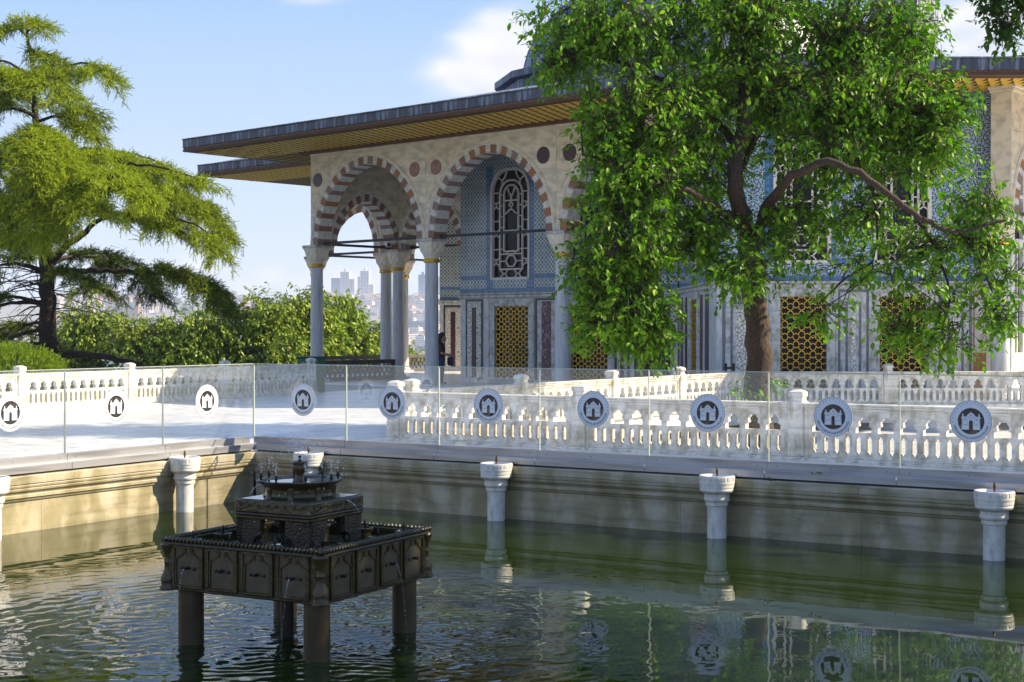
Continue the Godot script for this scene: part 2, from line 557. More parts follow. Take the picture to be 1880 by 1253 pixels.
	var walls := [Color(0.72, 0.68, 0.64), Color(0.8, 0.79, 0.77), Color(0.66, 0.56, 0.5), Color(0.74, 0.72, 0.72), Color(0.60, 0.48, 0.43)]
	for k in 5: mat("city_wall_%d" % k, walls[k], 0.9)
	mat("city_roof", Color(0.36, 0.17, 0.11), 0.9)
	mat("city_roof_grey", Color(0.34, 0.33, 0.33), 0.9)
	mat("city_window", Color(0.10, 0.12, 0.15), 0.3)
	mat("tower_blue", Color(0.20, 0.28, 0.40), 0.3)
	mat("tower_white", Color(0.74, 0.72, 0.70), 0.7)
	mat("brick_red", Color(0.33, 0.15, 0.12), 0.9)
	mat("city_blue", Color(0.10, 0.17, 0.30), 0.4)

func land(x: float, z: float) -> float:
	var d := Vector2(x, z + 20.0).length()
	var h := -2.0
	if d > 42: h = lerpf(-2.0, -48.0, smoothstep(42, 420, d))
	var b := -z - 0.12 * x
	if b > 2350: h = lerpf(-48.0, 66.0, pow(clampf((b - 2350) / 1250.0, 0, 1), 0.9))
	if b > 3600: h = 66.0
	return h

func ground() -> void:
	# one sheet out to the horizon: the palace hill, the valley under the sea, the far hill
	var zs := []
	var z := 60.0
	while z > -6600:
		zs.append(z)
		z -= 3.0 + maxf(0.0, -z - 60.0) * 0.06 if -z < 1900 else 60.0
	var us := []
	for i in 41: us.append((i - 20) / 20.0)
	var b := MB.new()
	var rows := []
	for q: float in zs:
		var row := PackedVector3Array()
		for u: float in us:
			var x: float = u * absf(u) * (70.0 + absf(q) * 0.75)
			row.append(Vector3(x, land(x, q), q))
		rows.append(row)
	for i in rows.size() - 1:
		for k in 40:
			b.quad(rows[i + 1][k], rows[i][k], rows[i][k + 1], rows[i + 1][k + 1])
	structure("terrain", b, M.hill)
	b = MB.new()
	b.quad(Vector3(-2600, -45, -300), Vector3(2600, -45, -300), Vector3(3200, -45, -2900), Vector3(-3200, -45, -2900))
	structure("sea", b, M.sea)
	# the marble terrace, in pieces round the pool and the sunken garden
	var plans := [
		[[-11, 20], [-11, -14.6], [-15.3, -20.5], [-15.3, -50], [-0.18, -50], [-0.18, 20]],
		[[-0.18, -2.75], [30, -2.75], [30, -0.18], [-0.18, -0.18]],
		[[-0.18, -2.75], [-0.18, -50], [30, -50], [30, -20.7], [11.6, -20.7], [1.3, -14.3], [0.5, -2.75]],
		[[-0.18, 14.4], [30, 14.4], [30, 20], [-0.18, 20]],
		[[14.7, -0.18], [30, -0.18], [30, 14.4], [14.7, 14.4]],
	]
	var first: Node3D = null
	for p in plans:
		var o := structure("terrace_pavement", flat(p, -0.35, -0.006 if first == null else 0.0), M.mortar if first == null else M.paving, POOL)
		if first == null: first = o
	# marble slabs of the open terrace, laid with broken joints
	for i in 8:
		for j in 32:
			var c := Vector2(-10.98 + (i + 0.5) * 1.35, -22.0 + (j + 0.5 + 0.5 * (i % 2)) * 0.95)
			var w := Vector2(1.35, 0.95) * 0.5 - Vector2(0.005, 0.005)
			for q in Geometry2D.intersect_polygons(PackedVector2Array([c + w * Vector2(-1, -1), c + w * Vector2(1, -1), c + w, c + w * Vector2(-1, 1)]), PackedVector2Array([Vector2(-11, 20), Vector2(-0.18, 20), Vector2(-0.18, -22), Vector2(-15.3, -22), Vector2(-15.3, -20.5), Vector2(-11, -14.6)])):
				var g := []
				for v in q: g.append([v.x, v.y])
				part("paving_slab", flat(g, -0.03, rnd(-0.0012, 0.0012)), M["paving_%d" % (rng.randi() % 4)], first)
	part("paving_slab", flat([[-11, 8.9], [-0.18, 8.9], [-0.18, 20], [-11, 20]], -0.03, 0.0), M.paving, first)
	for j in 1:
		part("paving_slab", flat([[-15.3, -22.01], [-0.18, -22.01], [-0.18, -50], [-15.3, -50]], -0.03, 0.0), M.paving, first)
	# retaining wall of the terrace towards the slope
	structure("terrace_footing", rects([[Vector3(-10.6, -1.6, 2.7), Vector3(0.6, 2.4, 34.6)]]), M.pool_marble, POOL)
	structure("garden_floor", flat([[0.3, -2.6], [30, -2.6], [30, -20.9], [11.6, -20.9], [1.2, -14.5]], -0.75, -0.5), M.paving, POOL)
	var s := MB.new()
	s.lathe([Vector2(1.5, -0.5), Vector2(1.4, -0.40), Vector2(0.9, -0.36), Vector2(0.0, -0.34)], 20)
	structure("planting_soil", s, M.soil, Transform3D(Basis(), Vector3(4.04, -0.11, -24.50) * Vector3(1, 0, 1)))

func wall_profile() -> PackedVector2Array:   # (out of the wall, height)
	return PackedVector2Array([Vector2(-0.34, -1.3), Vector2(-0.02, -1.3), Vector2(-0.02, -0.29), Vector2(0.0, -0.28), Vector2(0.012, -0.255), Vector2(0.03, -0.245), Vector2(0.03, -0.215), Vector2(0.022, -0.205), Vector2(0.035, -0.185), Vector2(0.06, -0.165), Vector2(0.066, -0.145), Vector2(0.055, -0.135), Vector2(0.07, -0.125), Vector2(0.075, -0.105), Vector2(0.07, -0.09), Vector2(0.085, -0.085), Vector2(0.085, -0.004), Vector2(0.08, 0.002), Vector2(-0.17, 0.002), Vector2(-0.17, -0.02), Vector2(-0.34, -0.02)])

func pool() -> void:
	# walls: each a run of moulded marble blocks with open joints
	var walls := [
		["long far wall of the pool with moulded marble coping, in shade", Vector3(0, 0, 0), Vector3(1, 0, 0), 14.6, 1.95],
		["left wall of the pool with moulded coping, lit yellow by the sun", Vector3(0, 0, 14.4), Vector3(0, 0, -1), 14.4, 1.8],
		["pool wall on the near right side, out of the sun", Vector3(14.6, 0, 0), Vector3(0, 0, 1), 14.4, 3.6],
		["pool wall below the photographer's feet", Vector3(14.6, 0, 14.4), Vector3(-1, 0, 0), 14.6, 3.65],
	]
	var pr := wall_profile()
	var q := PackedVector2Array()
	for p in pr: q.append(Vector2(-p.x, p.y))
	for w in walls:
		var f := frame(w[1], w[2])
		var t := thing("pool_wall", w[0], "pool wall", POOL * f * shift(0, -0.0015 * walls.find(w), 0))
		var n := int(round(w[3] / w[4]))
		var l: float = w[3] / n
		for i in n:
			var b := MB.new()
			# the profile lies in (z, y); sweep it along x
			b.xf = Transform3D(Basis(Vector3(0, 0, -1), Vector3.UP, Vector3(1, 0, 0)), Vector3.ZERO)
			b.prism(q, i * l + (0.0015 if i else -0.0), (i + 1) * l - 0.0015)
			part("marble_block", b, M.pool_marble, t)
	water()
	for k in 5:
		pool_column(Vector3([1.06, 3.93, 6.78, 9.75, 12.7][k], 0, 0.17), ["small marble water column with a white bowl, nearest the far corner, behind the fountain", "small marble water column with bowl standing alone below the gate roundel left of the tree", "small marble water column with bowl below the tree trunk", "small marble water column with bowl at the right edge of the picture", "small marble water column beyond the right edge of the picture"][k])
	for k in 3:
		pool_column(Vector3(0.17, 0, [1.50, 4.45, 7.4][k]), ["sunlit marble water column with bowl on the left pool wall", "marble water column cut by the left edge of the picture", "marble water column outside the left edge"][k])

func pool_column(p: Vector3, label: String) -> void:
	var t := thing("water_column", label, "column", POOL * Transform3D(Basis(), p), "water columns along the pool wall")
	var b := MB.new()
	b.lathe([Vector2(0.106, -1.2), Vector2(0.106, -0.29), Vector2(0.122, -0.285), Vector2(0.124, -0.245), Vector2(0.132, -0.24), Vector2(0.142, -0.225), Vector2(0.142, -0.205), Vector2(0.136, -0.20), Vector2(0.138, -0.16), Vector2(0.150, -0.15)], 32)
	part("shaft", b, M.bowl_marble, t)
	b = MB.new()
	b.lathe([Vector2(0.150, -0.15), Vector2(0.178, -0.135), Vector2(0.187, -0.12), Vector2(0.187, -0.098), Vector2(0.183, -0.094), Vector2(0.183, -0.088), Vector2(0.190, -0.086), Vector2(0.190, -0.045), Vector2(0.194, -0.043), Vector2(0.194, 0.038), Vector2(0.190, 0.043), Vector2(0.165, 0.043), Vector2(0.158, 0.036), Vector2(0.145, 0.0), Vector2(0.0, -0.01)], 32)
	for k in 16:   # the scalloped band under the rim
		b.xf = Transform3D(Basis(Vector3.UP, TAU * k / 16), Vector3.ZERO)
		b.box(Vector3(0.1935, 0.012, 0), Vector3(0.006, 0.04, 0.048), 0.002)
	part("bowl", b, M.bowl_marble, t)
	b = MB.new()
	b.lathe([Vector2(0.008, 0.0), Vector2(0.008, 0.04), Vector2(0.013, 0.055), Vector2(0.016, 0.08), Vector2(0.011, 0.11), Vector2(0.0, 0.135)], 12)
	part("nozzle", b, M.bronze, t)

func water() -> void:
	var nx := 490
	var nz := 484
	var s := 0.03
	var src := []
	for q in [Vector3(-1.84, -0.61, -10.40), Vector3(-0.58, -0.64, -11.27), Vector3(-0.97, -0.64, -10.65), Vector3(-2.69, -0.62, -12.10), Vector3(-1.38, -0.61, -12.00), Vector3(-2.38, -0.64, -10.70), Vector3(-2.84, -0.60, -11.30), Vector3(-2.03, -0.63, -12.10), Vector3(-0.86, -0.63, -12.10)]:
		var p: Vector3 = POOL.affine_inverse() * q
		src.append(Vector2(p.x, p.z))
	var amp := [0.0052, 0.0046, 0.0048, 0.0034, 0.0036, 0.003, 0.003, 0.0040, 0.0036]
	var lam := [0.105, 0.085, 0.10, 0.12, 0.09, 0.13, 0.16, 0.10, 0.08]
	var dec := [0.7, 0.5, 0.65, 0.9, 0.6, 0.9, 1.1, 0.8, 0.6]
	var f := FastNoiseLite.new()
	f.seed = 8
	f.noise_type = FastNoiseLite.TYPE_SIMPLEX_SMOOTH
	f.fractal_octaves = 3
	f.frequency = 2.2
	var h := PackedFloat32Array()
	h.resize(nx * nz)
	var fc: Vector3 = POOL.affine_inverse() * FOUNT.origin
	for j in nz:
		for i in nx:
			var p := Vector2(i * s - 0.05, j * s - 0.05)
			var d := p.distance_to(Vector2(fc.x, fc.z))
			var calm := exp(-maxf(0.0, d - 1.3) * 1.05)
			var y := f.get_noise_2d(p.x, p.y) * (0.00006 + 0.0042 * calm)
			y += f.get_noise_2d(p.x * 0.23 + 40.0, p.y * 0.23) * 0.0009
			y += f.get_noise_2d(p.x * 3.0 + 9.0, p.y * 3.0) * 0.0016 * calm
			var wander := 0.11 * f.get_noise_2d(p.x * 0.7 + 5.0, p.y * 0.7) + 0.03 * f.get_noise_2d(p.x * 2.1, p.y * 2.1 + 7.0)
			for k in 9:
				var r := p.distance_to(src[k])
				if r < dec[k] * 5.0:
					y += amp[k] * sin(TAU * (r + wander + 0.016 * sin(5.0 * atan2(p.y - src[k].y, p.x - src[k].x) + k)) / (lam[k] * (1.0 + 0.12 * r)) + k) * exp(-r / dec[k]) * smoothstep(0.0, 0.05, r)
			h[j * nx + i] = y
	var v := PackedVector3Array()
	var n := PackedVector3Array()
	var ix := PackedInt32Array()
	v.resize(nx * nz)
	n.resize(nx * nz)
	for j in nz:
		for i in nx:
			var k := j * nx + i
			var dx := h[j * nx + mini(i + 1, nx - 1)] - h[j * nx + maxi(i - 1, 0)]
			var dz := h[mini(j + 1, nz - 1) * nx + i] - h[maxi(j - 1, 0) * nx + i]
			v[k] = Vector3(i * s - 0.05, h[k], j * s - 0.05)
			n[k] = Vector3(-dx, 2.0 * s, -dz).normalized()
	for j in nz - 1:
		for i in nx - 1:
			var k := j * nx + i
			ix.append_array(PackedInt32Array([k, k + 1, k + nx, k + 1, k + nx + 1, k + nx]))
	var a := []
	a.resize(Mesh.ARRAY_MAX)
	a[Mesh.ARRAY_VERTEX] = v
	a[Mesh.ARRAY_NORMAL] = n
	a[Mesh.ARRAY_INDEX] = ix
	var m := ArrayMesh.new()
	m.add_surface_from_arrays(Mesh.PRIMITIVE_TRIANGLES, a)
	var o := put("water", m, M.water, null, POOL * shift(0, WATER, 0))
	o.set_meta("kind", "structure")

func arch_pt(u: float, off: float, a: float, rise: float) -> Vector2:
	# the pointed arch: u runs from -1 (left springing) over 0 (the point) to 1; off is measured outwards
	var rad := (a * a + rise * rise) / (2.0 * a)
	var e := rad - a
	var r := rad + off
	var tip := acos(clampf(e / r, -1, 1))          # angle at which the arc meets the axis, from the inner side
	var ang := (PI - tip) * 0.0 + tip
	# left half: centre at (+e, 0); angle from PI (springing) to PI - ang
	var t := 1.0 - absf(u)
	var phi := PI - (PI - (PI - ang)) * t
	var p := Vector2(e + r * cos(phi), r * sin(phi))
	if u > 0: p.x = -p.x
	return p

func arch_ring(a: float, rise: float, o0: float, o1: float, u0: float, u1: float, n: int, c: Vector2) -> PackedVector2Array:
	var p := PackedVector2Array()
	for i in n + 1: p.append(c + arch_pt(lerpf(u0, u1, float(i) / n), o0, a, rise))
	for i in n + 1: p.append(c + arch_pt(lerpf(u1, u0, float(i) / n), o1, a, rise))
	return p

const SPRING := 4.16
const WALLTOP := 6.82

func arch_bay(k: Node3D, at: Transform3D, span: float, rise: float, thick: float, fine := true) -> void:
	var c := Vector2(span * 0.5, SPRING)
	var a := span * 0.5 - 0.345
	var ring := 0.27
	# stones of the ring: pale ones, and coloured ones with lobed joints standing a little proud
	var n := 35 if fine and span > 4 else 25
	for i in n:
		var u0 := lerpf(-1, 1, float(i) / n)
		var u1 := lerpf(-1, 1, float(i + 1) / n)
		var b := MB.new()
		b.prism(arch_ring(a, rise, 0.0, ring - 0.001, u0, u1, 3, c), -thick * 0.5, thick * 0.5)
		part("voussoir", b, M.cream_stone, k, at)
		if i % 2 == 1: continue
		var p := PackedVector2Array()
		var w := (u1 - u0)
		var m := 12
		for j in m + 1:
			var o := lerpf(-0.004, ring * 0.80, float(j) / m)
			var lobe := w * (-0.14 + 0.30 * absf(sin(j * PI / 4.0)))
			p.append(c + arch_pt(maxf(u1 + lobe, -1.0) if u1 < 0.999 else 1.0, o, a, rise))
		for j in m + 1:
			var o := lerpf(ring * 0.80, -0.004, float(j) / m)
			var lobe := w * (-0.14 + 0.30 * absf(sin((m - j) * PI / 4.0)))
			p.append(c + arch_pt(minf(u0 - lobe, 1.0) if u0 > -0.999 else -1.0, o, a, rise))
		b = MB.new()
		b.prism(p, -thick * 0.5 - 0.006, thick * 0.5 + 0.006)
		part("coloured_voussoir", b, [M.pink_stone, M.red_stone, M.orange_stone, M.red_stone][rng.randi() % 4], k, at)
	var mb := MB.new()
	mb.prism(arch_ring(a, rise, ring, ring + 0.035, -1, 1, 40, c), -thick * 0.5 - 0.02, thick * 0.5 + 0.02)
	mb.prism(arch_ring(a, rise, ring + 0.035, ring + 0.07, -1, 1, 40, c), -thick * 0.5 - 0.008, thick * 0.5 + 0.008)
	part("archivolt", mb, M.warm_marble_pale, k, at)
	# slabs of the spandrel, cut to the arch, with open joints
	var hole := PackedVector2Array([c + Vector2(-a - ring - 0.07, -2)])
	for i in 41: hole.append(c + arch_pt(lerpf(-1, 1, i / 40.0), ring + 0.068, a, rise))
	hole.append(c + Vector2(a + ring + 0.07, -2))
	var ys := [SPRING, 5.12, 5.98, WALLTOP]
	for r in 3:
		var xs := [0.0, span * 0.5, span]
		if r == 1: xs = [0.0, span * 0.31, span * 0.72, span]
		for i in xs.size() - 1:
			var g := 0.003
			var q := PackedVector2Array([Vector2(xs[i] + g, ys[r] + g), Vector2(xs[i + 1] - g, ys[r] + g), Vector2(xs[i + 1] - g, ys[r + 1] - g), Vector2(xs[i] + g, ys[r + 1] - g)])
			for p in Geometry2D.clip_polygons(q, hole):
				if p.size() < 3: continue
				var b := MB.new()
				b.prism(p, -thick * 0.5 + 0.012, thick * 0.5 - 0.012 + 0.003 * (i % 2))
				part("spandrel_slab", b, M.warm_marble if (i + r) % 3 else M.warm_marble_pale, k, at)
	# core behind the joints
	var core := PackedVector2Array([Vector2(0, SPRING), Vector2(span, SPRING), Vector2(span, WALLTOP), Vector2(0, WALLTOP)])
	for p in Geometry2D.clip_polygons(core, hole):
		if p.size() < 3: continue
		var b := MB.new()
		b.prism(p, -thick * 0.5 + 0.04, thick * 0.5 - 0.04)
		part("spandrel_core", b, M.warm_marble, k, at)
	slab("cornice", Vector3(span * 0.5, WALLTOP + 0.04, 0), Vector3(span - 0.004, 0.08, thick + 0.06), 0.012, M.warm_marble_pale, k, at)
	slab("cornice", Vector3(span * 0.5, WALLTOP + 0.12, 0), Vector3(span - 0.004, 0.078, thick + 0.14), 0.015, M.warm_marble_pale, k, at)
	slab("tie_rod", Vector3(span * 0.5, SPRING + 0.05, 0), Vector3(span, 0.075, 0.075), 0.008, M.iron, k, at)

func kiosk_column(k: Node3D, at: Transform3D) -> void:
	var b := MB.new()
	b.lathe([Vector2(0.20, 0.22), Vector2(0.193, 1.2), Vector2(0.188, 2.4), Vector2(0.182, 3.50)], 28)
	var s := part("column", b, M.column_marble, k, at)
	b = MB.new()
	b.lathe([Vector2(0.185, 3.485), Vector2(0.215, 3.49), Vector2(0.232, 3.515), Vector2(0.222, 3.545), Vector2(0.205, 3.55), Vector2(0.222, 3.555), Vector2(0.226, 3.575), Vector2(0.205, 3.60), Vector2(0.18, 3.60)], 28)
	part("gilded_ring", b, M.gold, s)
	# capital: a shaft circle folded into a square through rows of facets
	var rows := []
	for r in 5:
		var t := r / 4.0
		var ring := []
		for i in 32:
			var a := TAU * i / 32
			var d := Vector2(cos(a), sin(a))
			var sq := 0.30 / maxf(absf(d.x), absf(d.y))
			var rad := lerpf(0.205, sq, pow(t, 1.0)) if r < 4 else sq
			if r > 0 and r < 4: rad *= 1.0 + (0.05 if (i + r * 2) % 4 < 2 else -0.035)
			ring.append(Vector3(d.x * rad, 3.60 + 0.47 * t, -d.y * rad))
		rows.append(ring)
	b = MB.new()
	for r in 4:
		for i in 32:
			var j := (i + 1) % 32
			if (i + r) % 2: b.quad(rows[r][i], rows[r][j], rows[r + 1][j], rows[r + 1][i])
			else:
				b.tri(rows[r][i], rows[r][j], rows[r + 1][i])
				b.tri(rows[r][j], rows[r + 1][j], rows[r + 1][i])
	part("capital", b, M.warm_marble_pale, s)
	slab("abacus", Vector3(0, 4.115, 0), Vector3(0.64, 0.088, 0.64), 0.015, M.marble, s)
	b = MB.new()
	b.box(Vector3(0, 0.05, 0), Vector3(0.56, 0.10, 0.56), 0.012)
	b.lathe([Vector2(0.26, 0.10), Vector2(0.275, 0.125), Vector2(0.262, 0.155), Vector2(0.225, 0.165), Vector2(0.23, 0.195), Vector2(0.20, 0.225)], 28)
	part("column_base", b, M.grey_marble, s)

func hex_grille(w: float, h: float) -> MB:
	# hexagons in staggered columns, point to point, leaving six-pointed stars between
	var b := MB.new()
	var hw := 0.0635
	var hh := 0.084
	var vy := 0.042
	var per := 0.449
	var cols := int(ceil(w / (2 * hw))) + 1
	var seen := {}
	for i in range(-1, cols + 1):
		for j in range(-1, int(h / per) + 2):
			for g: float in [-1.0, 1.0]:
				var c := Vector2(i * 2 * hw - 0.02, j * per + (per * 0.5 if i % 2 else 0.0) + g * hh)
				var pts := [Vector2(0, hh), Vector2(hw, vy), Vector2(hw, -vy), Vector2(0, -hh), Vector2(-hw, -vy), Vector2(-hw, vy)]
				for e in 6:
					var p: Vector2 = c + pts[e]
					var q: Vector2 = c + pts[(e + 1) % 6]
					var lo := Vector2(clampf(p.x, 0, w), clampf(p.y, 0, h))
					var hi := Vector2(clampf(q.x, 0, w), clampf(q.y, 0, h))
					if not (lo.is_equal_approx(p) and hi.is_equal_approx(q)):
						var out_p := p.x < 0 or p.x > w or p.y < 0 or p.y > h
						var out_q := q.x < 0 or q.x > w or q.y < 0 or q.y > h
						if out_p and out_q: continue
						var t0 := 0.0
						var t1 := 1.0
						for ax in 2:
							var lim := w if ax == 0 else h
							var dd := q[ax] - p[ax]
							if absf(dd) < 1e-6: continue
							var ta := (0.0 - p[ax]) / dd
							var tb := (lim - p[ax]) / dd
							t0 = maxf(t0, minf(ta, tb))
							t1 = minf(t1, maxf(ta, tb))
						if t1 <= t0: continue
						lo = p.lerp(q, t0)
						hi = p.lerp(q, t1)
					var key := "%d,%d" % [roundi((lo.x + hi.x) * 400), roundi((lo.y + hi.y) * 400)]
					if seen.has(key): continue
					seen[key] = true
					b.bar(lo, hi, 0.0145, -0.009, 0.009)
	return b

func low_window(k: Node3D, at: Transform3D, x: float, y: float, w: float, h: float) -> void:
	# a gilt grille before dark glass, in a marble surround
	var f := at * shift(x, y, 0)
	var s := part("window_surround", rects([
		[Vector3(-0.10, h * 0.5, 0.0), Vector3(0.20, h, 0.07), 0.01], [Vector3(w + 0.10, h * 0.5, 0.0), Vector3(0.20, h, 0.07), 0.01],
		[Vector3(w * 0.5, h + 0.11, 0.0), Vector3(w + 0.40, 0.218, 0.075), 0.01], [Vector3(w * 0.5, -0.04, 0.03), Vector3(w + 0.5, 0.078, 0.16), 0.01],
		[Vector3(-0.225, h * 0.5 + 0.11, -0.005), Vector3(0.046, h + 0.218, 0.10), 0.008], [Vector3(w + 0.225, h * 0.5 + 0.11, -0.005), Vector3(0.046, h + 0.218, 0.10), 0.008]]), M.marble, k, f)
	slab("window_pane", Vector3(w * 0.5, h * 0.5, -0.17), Vector3(w, h, 0.02), 0, M.window_dark, s)
	part("casement", rects([[Vector3(w * 0.5, h * 0.5, -0.135), Vector3(0.07, h, 0.03)], [Vector3(w * 0.5, h * 0.36, -0.13), Vector3(w, 0.06, 0.03)], [Vector3(w * 0.5, h * 0.68, -0.128), Vector3(w, 0.06, 0.03)], [Vector3(0.03, h * 0.5, -0.10), Vector3(0.06, h, 0.1)], [Vector3(w - 0.03, h * 0.5, -0.10), Vector3(0.06, h, 0.1)], [Vector3(w * 0.5, h - 0.03, -0.10), Vector3(w - 0.12, 0.06, 0.1)]]), M.dark_wood, s)
	part("gilt_grille", hex_grille(w, h), M.gold, s, shift(0, 0, -0.03))

func window_outline(w: float, h: float) -> PackedVector2Array:
	var p := PackedVector2Array([Vector2(0, 0), Vector2(w, 0)])
	var rise := w * 0.42
	for i in 13:
		var q := arch_pt(1.0 - i / 6.0, 0.0, w * 0.5, rise)
		p.append(Vector2(w * 0.5 + q.x, h - rise + q.y))
	return p

func high_window(k: Node3D, at: Transform3D, x: float, y: float, w: float, h: float) -> void:
	var f := at * shift(x, y, 0)
	var b := MB.new()
	var o := window_outline(w, h)
	var e := Geometry2D.offset_polygon(o, 0.05)
	for i in o.size():
		b.bar(o[i], o[(i + 1) % o.size()], 0.075, -0.09, 0.022)
	var s := part("window_frame", b, M.lattice_plaster, k, f)
	b = MB.new()
	b.prism(o, -0.13, -0.11)
	part("window_pane", b, M.window_dark, s)
	# the plaster lattice: two inner arches, ties, stars and a hexagon
	b = MB.new()
	var z0 := -0.085
	var z1 := -0.03
	var cx := w * 0.5
	var t := 0.034
	for g in [[0.60, 0.085, 0.90], [0.385, 0.25, 0.855]]:
		var hw: float = w * 0.5 * g[0]
		var rise: float = hw * 0.9
		var top: float = h * g[2]
		var pts := [Vector2(cx - hw, h * g[1]), Vector2(cx - hw, top - rise)]
		for i in 13:
			var q := arch_pt(-1.0 + i / 6.0, 0.0, hw, rise)
			pts.append(Vector2(cx + q.x, top - rise + q.y))
		pts.append(Vector2(cx + hw, h * g[1]))
		pts.append(pts[0])
		b.path(pts, t * 1.25, z0, z1)
	for sx: float in [-1.0, 1.0]:
		var a := cx + sx * w * 0.5
		var m := cx + sx * w * 0.30
		var i2 := cx + sx * w * 0.1925
		for yy in [0.27, 0.53, 0.79]: b.bar(Vector2(a, h * yy), Vector2(m, h * yy), t * 0.8, z0, z1)
		for yy in [0.27, 0.47, 0.57, 0.67, 0.77]: b.bar(Vector2(m, h * yy), Vector2(i2, h * yy), t * 0.8, z0, z1)
		for yy in [0.16, 0.42, 0.68]:
			var mid := (a + m) * 0.5
			b.path([Vector2(a, h * (yy + 0.03)), Vector2(mid, h * (yy + 0.012)), Vector2(m, h * (yy + 0.03))], t * 0.8, z0, z1)
			b.bar(Vector2(mid, h * (yy + 0.012)), Vector2(mid, h * (yy - 0.018)), t * 0.8, z0, z1)
			b.path([Vector2(a, h * (yy - 0.045)), Vector2(mid - (a - mid) * 0.0, h * (yy - 0.018)), Vector2(m, h * (yy - 0.045))], t * 0.8, z0, z1)
		b.path([Vector2(cx + sx * w * 0.30, h * 0.085), Vector2(cx + sx * w * 0.2, h * 0.045), Vector2(cx + sx * w * 0.30, h * 0.0)], t * 0.8, z0, z1)
		b.path([Vector2(cx + sx * w * 0.09, h * 0.085), Vector2(cx + sx * w * 0.15, h * 0.045), Vector2(cx + sx * w * 0.09, h * 0.0)], t * 0.8, z0, z1)
		b.bar(Vector2(cx + sx * w * 0.2, h * 0.045), Vector2(cx + sx * w * 0.15, h * 0.045), t * 0.8, z0, z1)
		b.path([Vector2(cx + sx * w * 0.34, h * 0.93), Vector2(cx + sx * w * 0.24, h * 0.90), Vector2(cx + sx * w * 0.17, h * 0.93), Vector2(cx + sx * w * 0.12, h * 0.985)], t * 0.8, z0, z1)
		b.bar(Vector2(cx + sx * w * 0.24, h * 0.90), Vector2(cx + sx * w * 0.24, h * 0.865), t * 0.8, z0, z1)
		b.bar(Vector2(cx + sx * w * 0.30, h * 0.16), Vector2(cx + sx * w * 0.14, h * 0.16), t * 0.8, z0, z1)
		b.bar(Vector2(cx + sx * w * 0.10, h * 0.225), Vector2(cx + sx * w * 0.10, h * 0.25), t * 0.8, z0, z1)
	b.bar(Vector2(cx - w * 0.3, h * 0.225), Vector2(cx + w * 0.3, h * 0.225), t, z0, z1)
	b.bar(Vector2(cx - w * 0.1925, h * 0.44), Vector2(cx + w * 0.1925, h * 0.44), t, z0, z1)
	b.bar(Vector2(cx - w * 0.1925, h * 0.715), Vector2(cx + w * 0.1925, h * 0.715), t, z0, z1)
	var hx := []
	for i in 7: hx.append(Vector2(cx + w * 0.14 * cos(TAU * i / 6), h * 0.16 + w * 0.12 * sin(TAU * i / 6)))
	b.path(hx, t, z0, z1)
	var cusp := [Vector2(cx - w * 0.19, h * 0.585), Vector2(cx - w * 0.14, h * 0.60), Vector2(cx - w * 0.10, h * 0.605), Vector2(cx - w * 0.06, h * 0.625), Vector2(cx, h * 0.635), Vector2(cx + w * 0.06, h * 0.625), Vector2(cx + w * 0.10, h * 0.605), Vector2(cx + w * 0.14, h * 0.60), Vector2(cx + w * 0.19, h * 0.585)]
	b.path(cusp, t, z0, z1)
	b.path([Vector2(cx, h * 0.635), Vector2(cx, h * 0.66), Vector2(cx - w * 0.05, h * 0.67), Vector2(cx, h * 0.715), Vector2(cx + w * 0.05, h * 0.67), Vector2(cx, h * 0.66)], t * 0.7, z0, z1)
	b.path([Vector2(cx, h * 0.715), Vector2(cx, h * 0.76), Vector2(cx - w * 0.04, h * 0.775), Vector2(cx - w * 0.1, h * 0.83)], t * 0.7, z0, z1)
	b.path([Vector2(cx, h * 0.76), Vector2(cx + w * 0.04, h * 0.775), Vector2(cx + w * 0.1, h * 0.83)], t * 0.7, z0, z1)
	part("plaster_lattice", b, M.lattice_plaster, s)

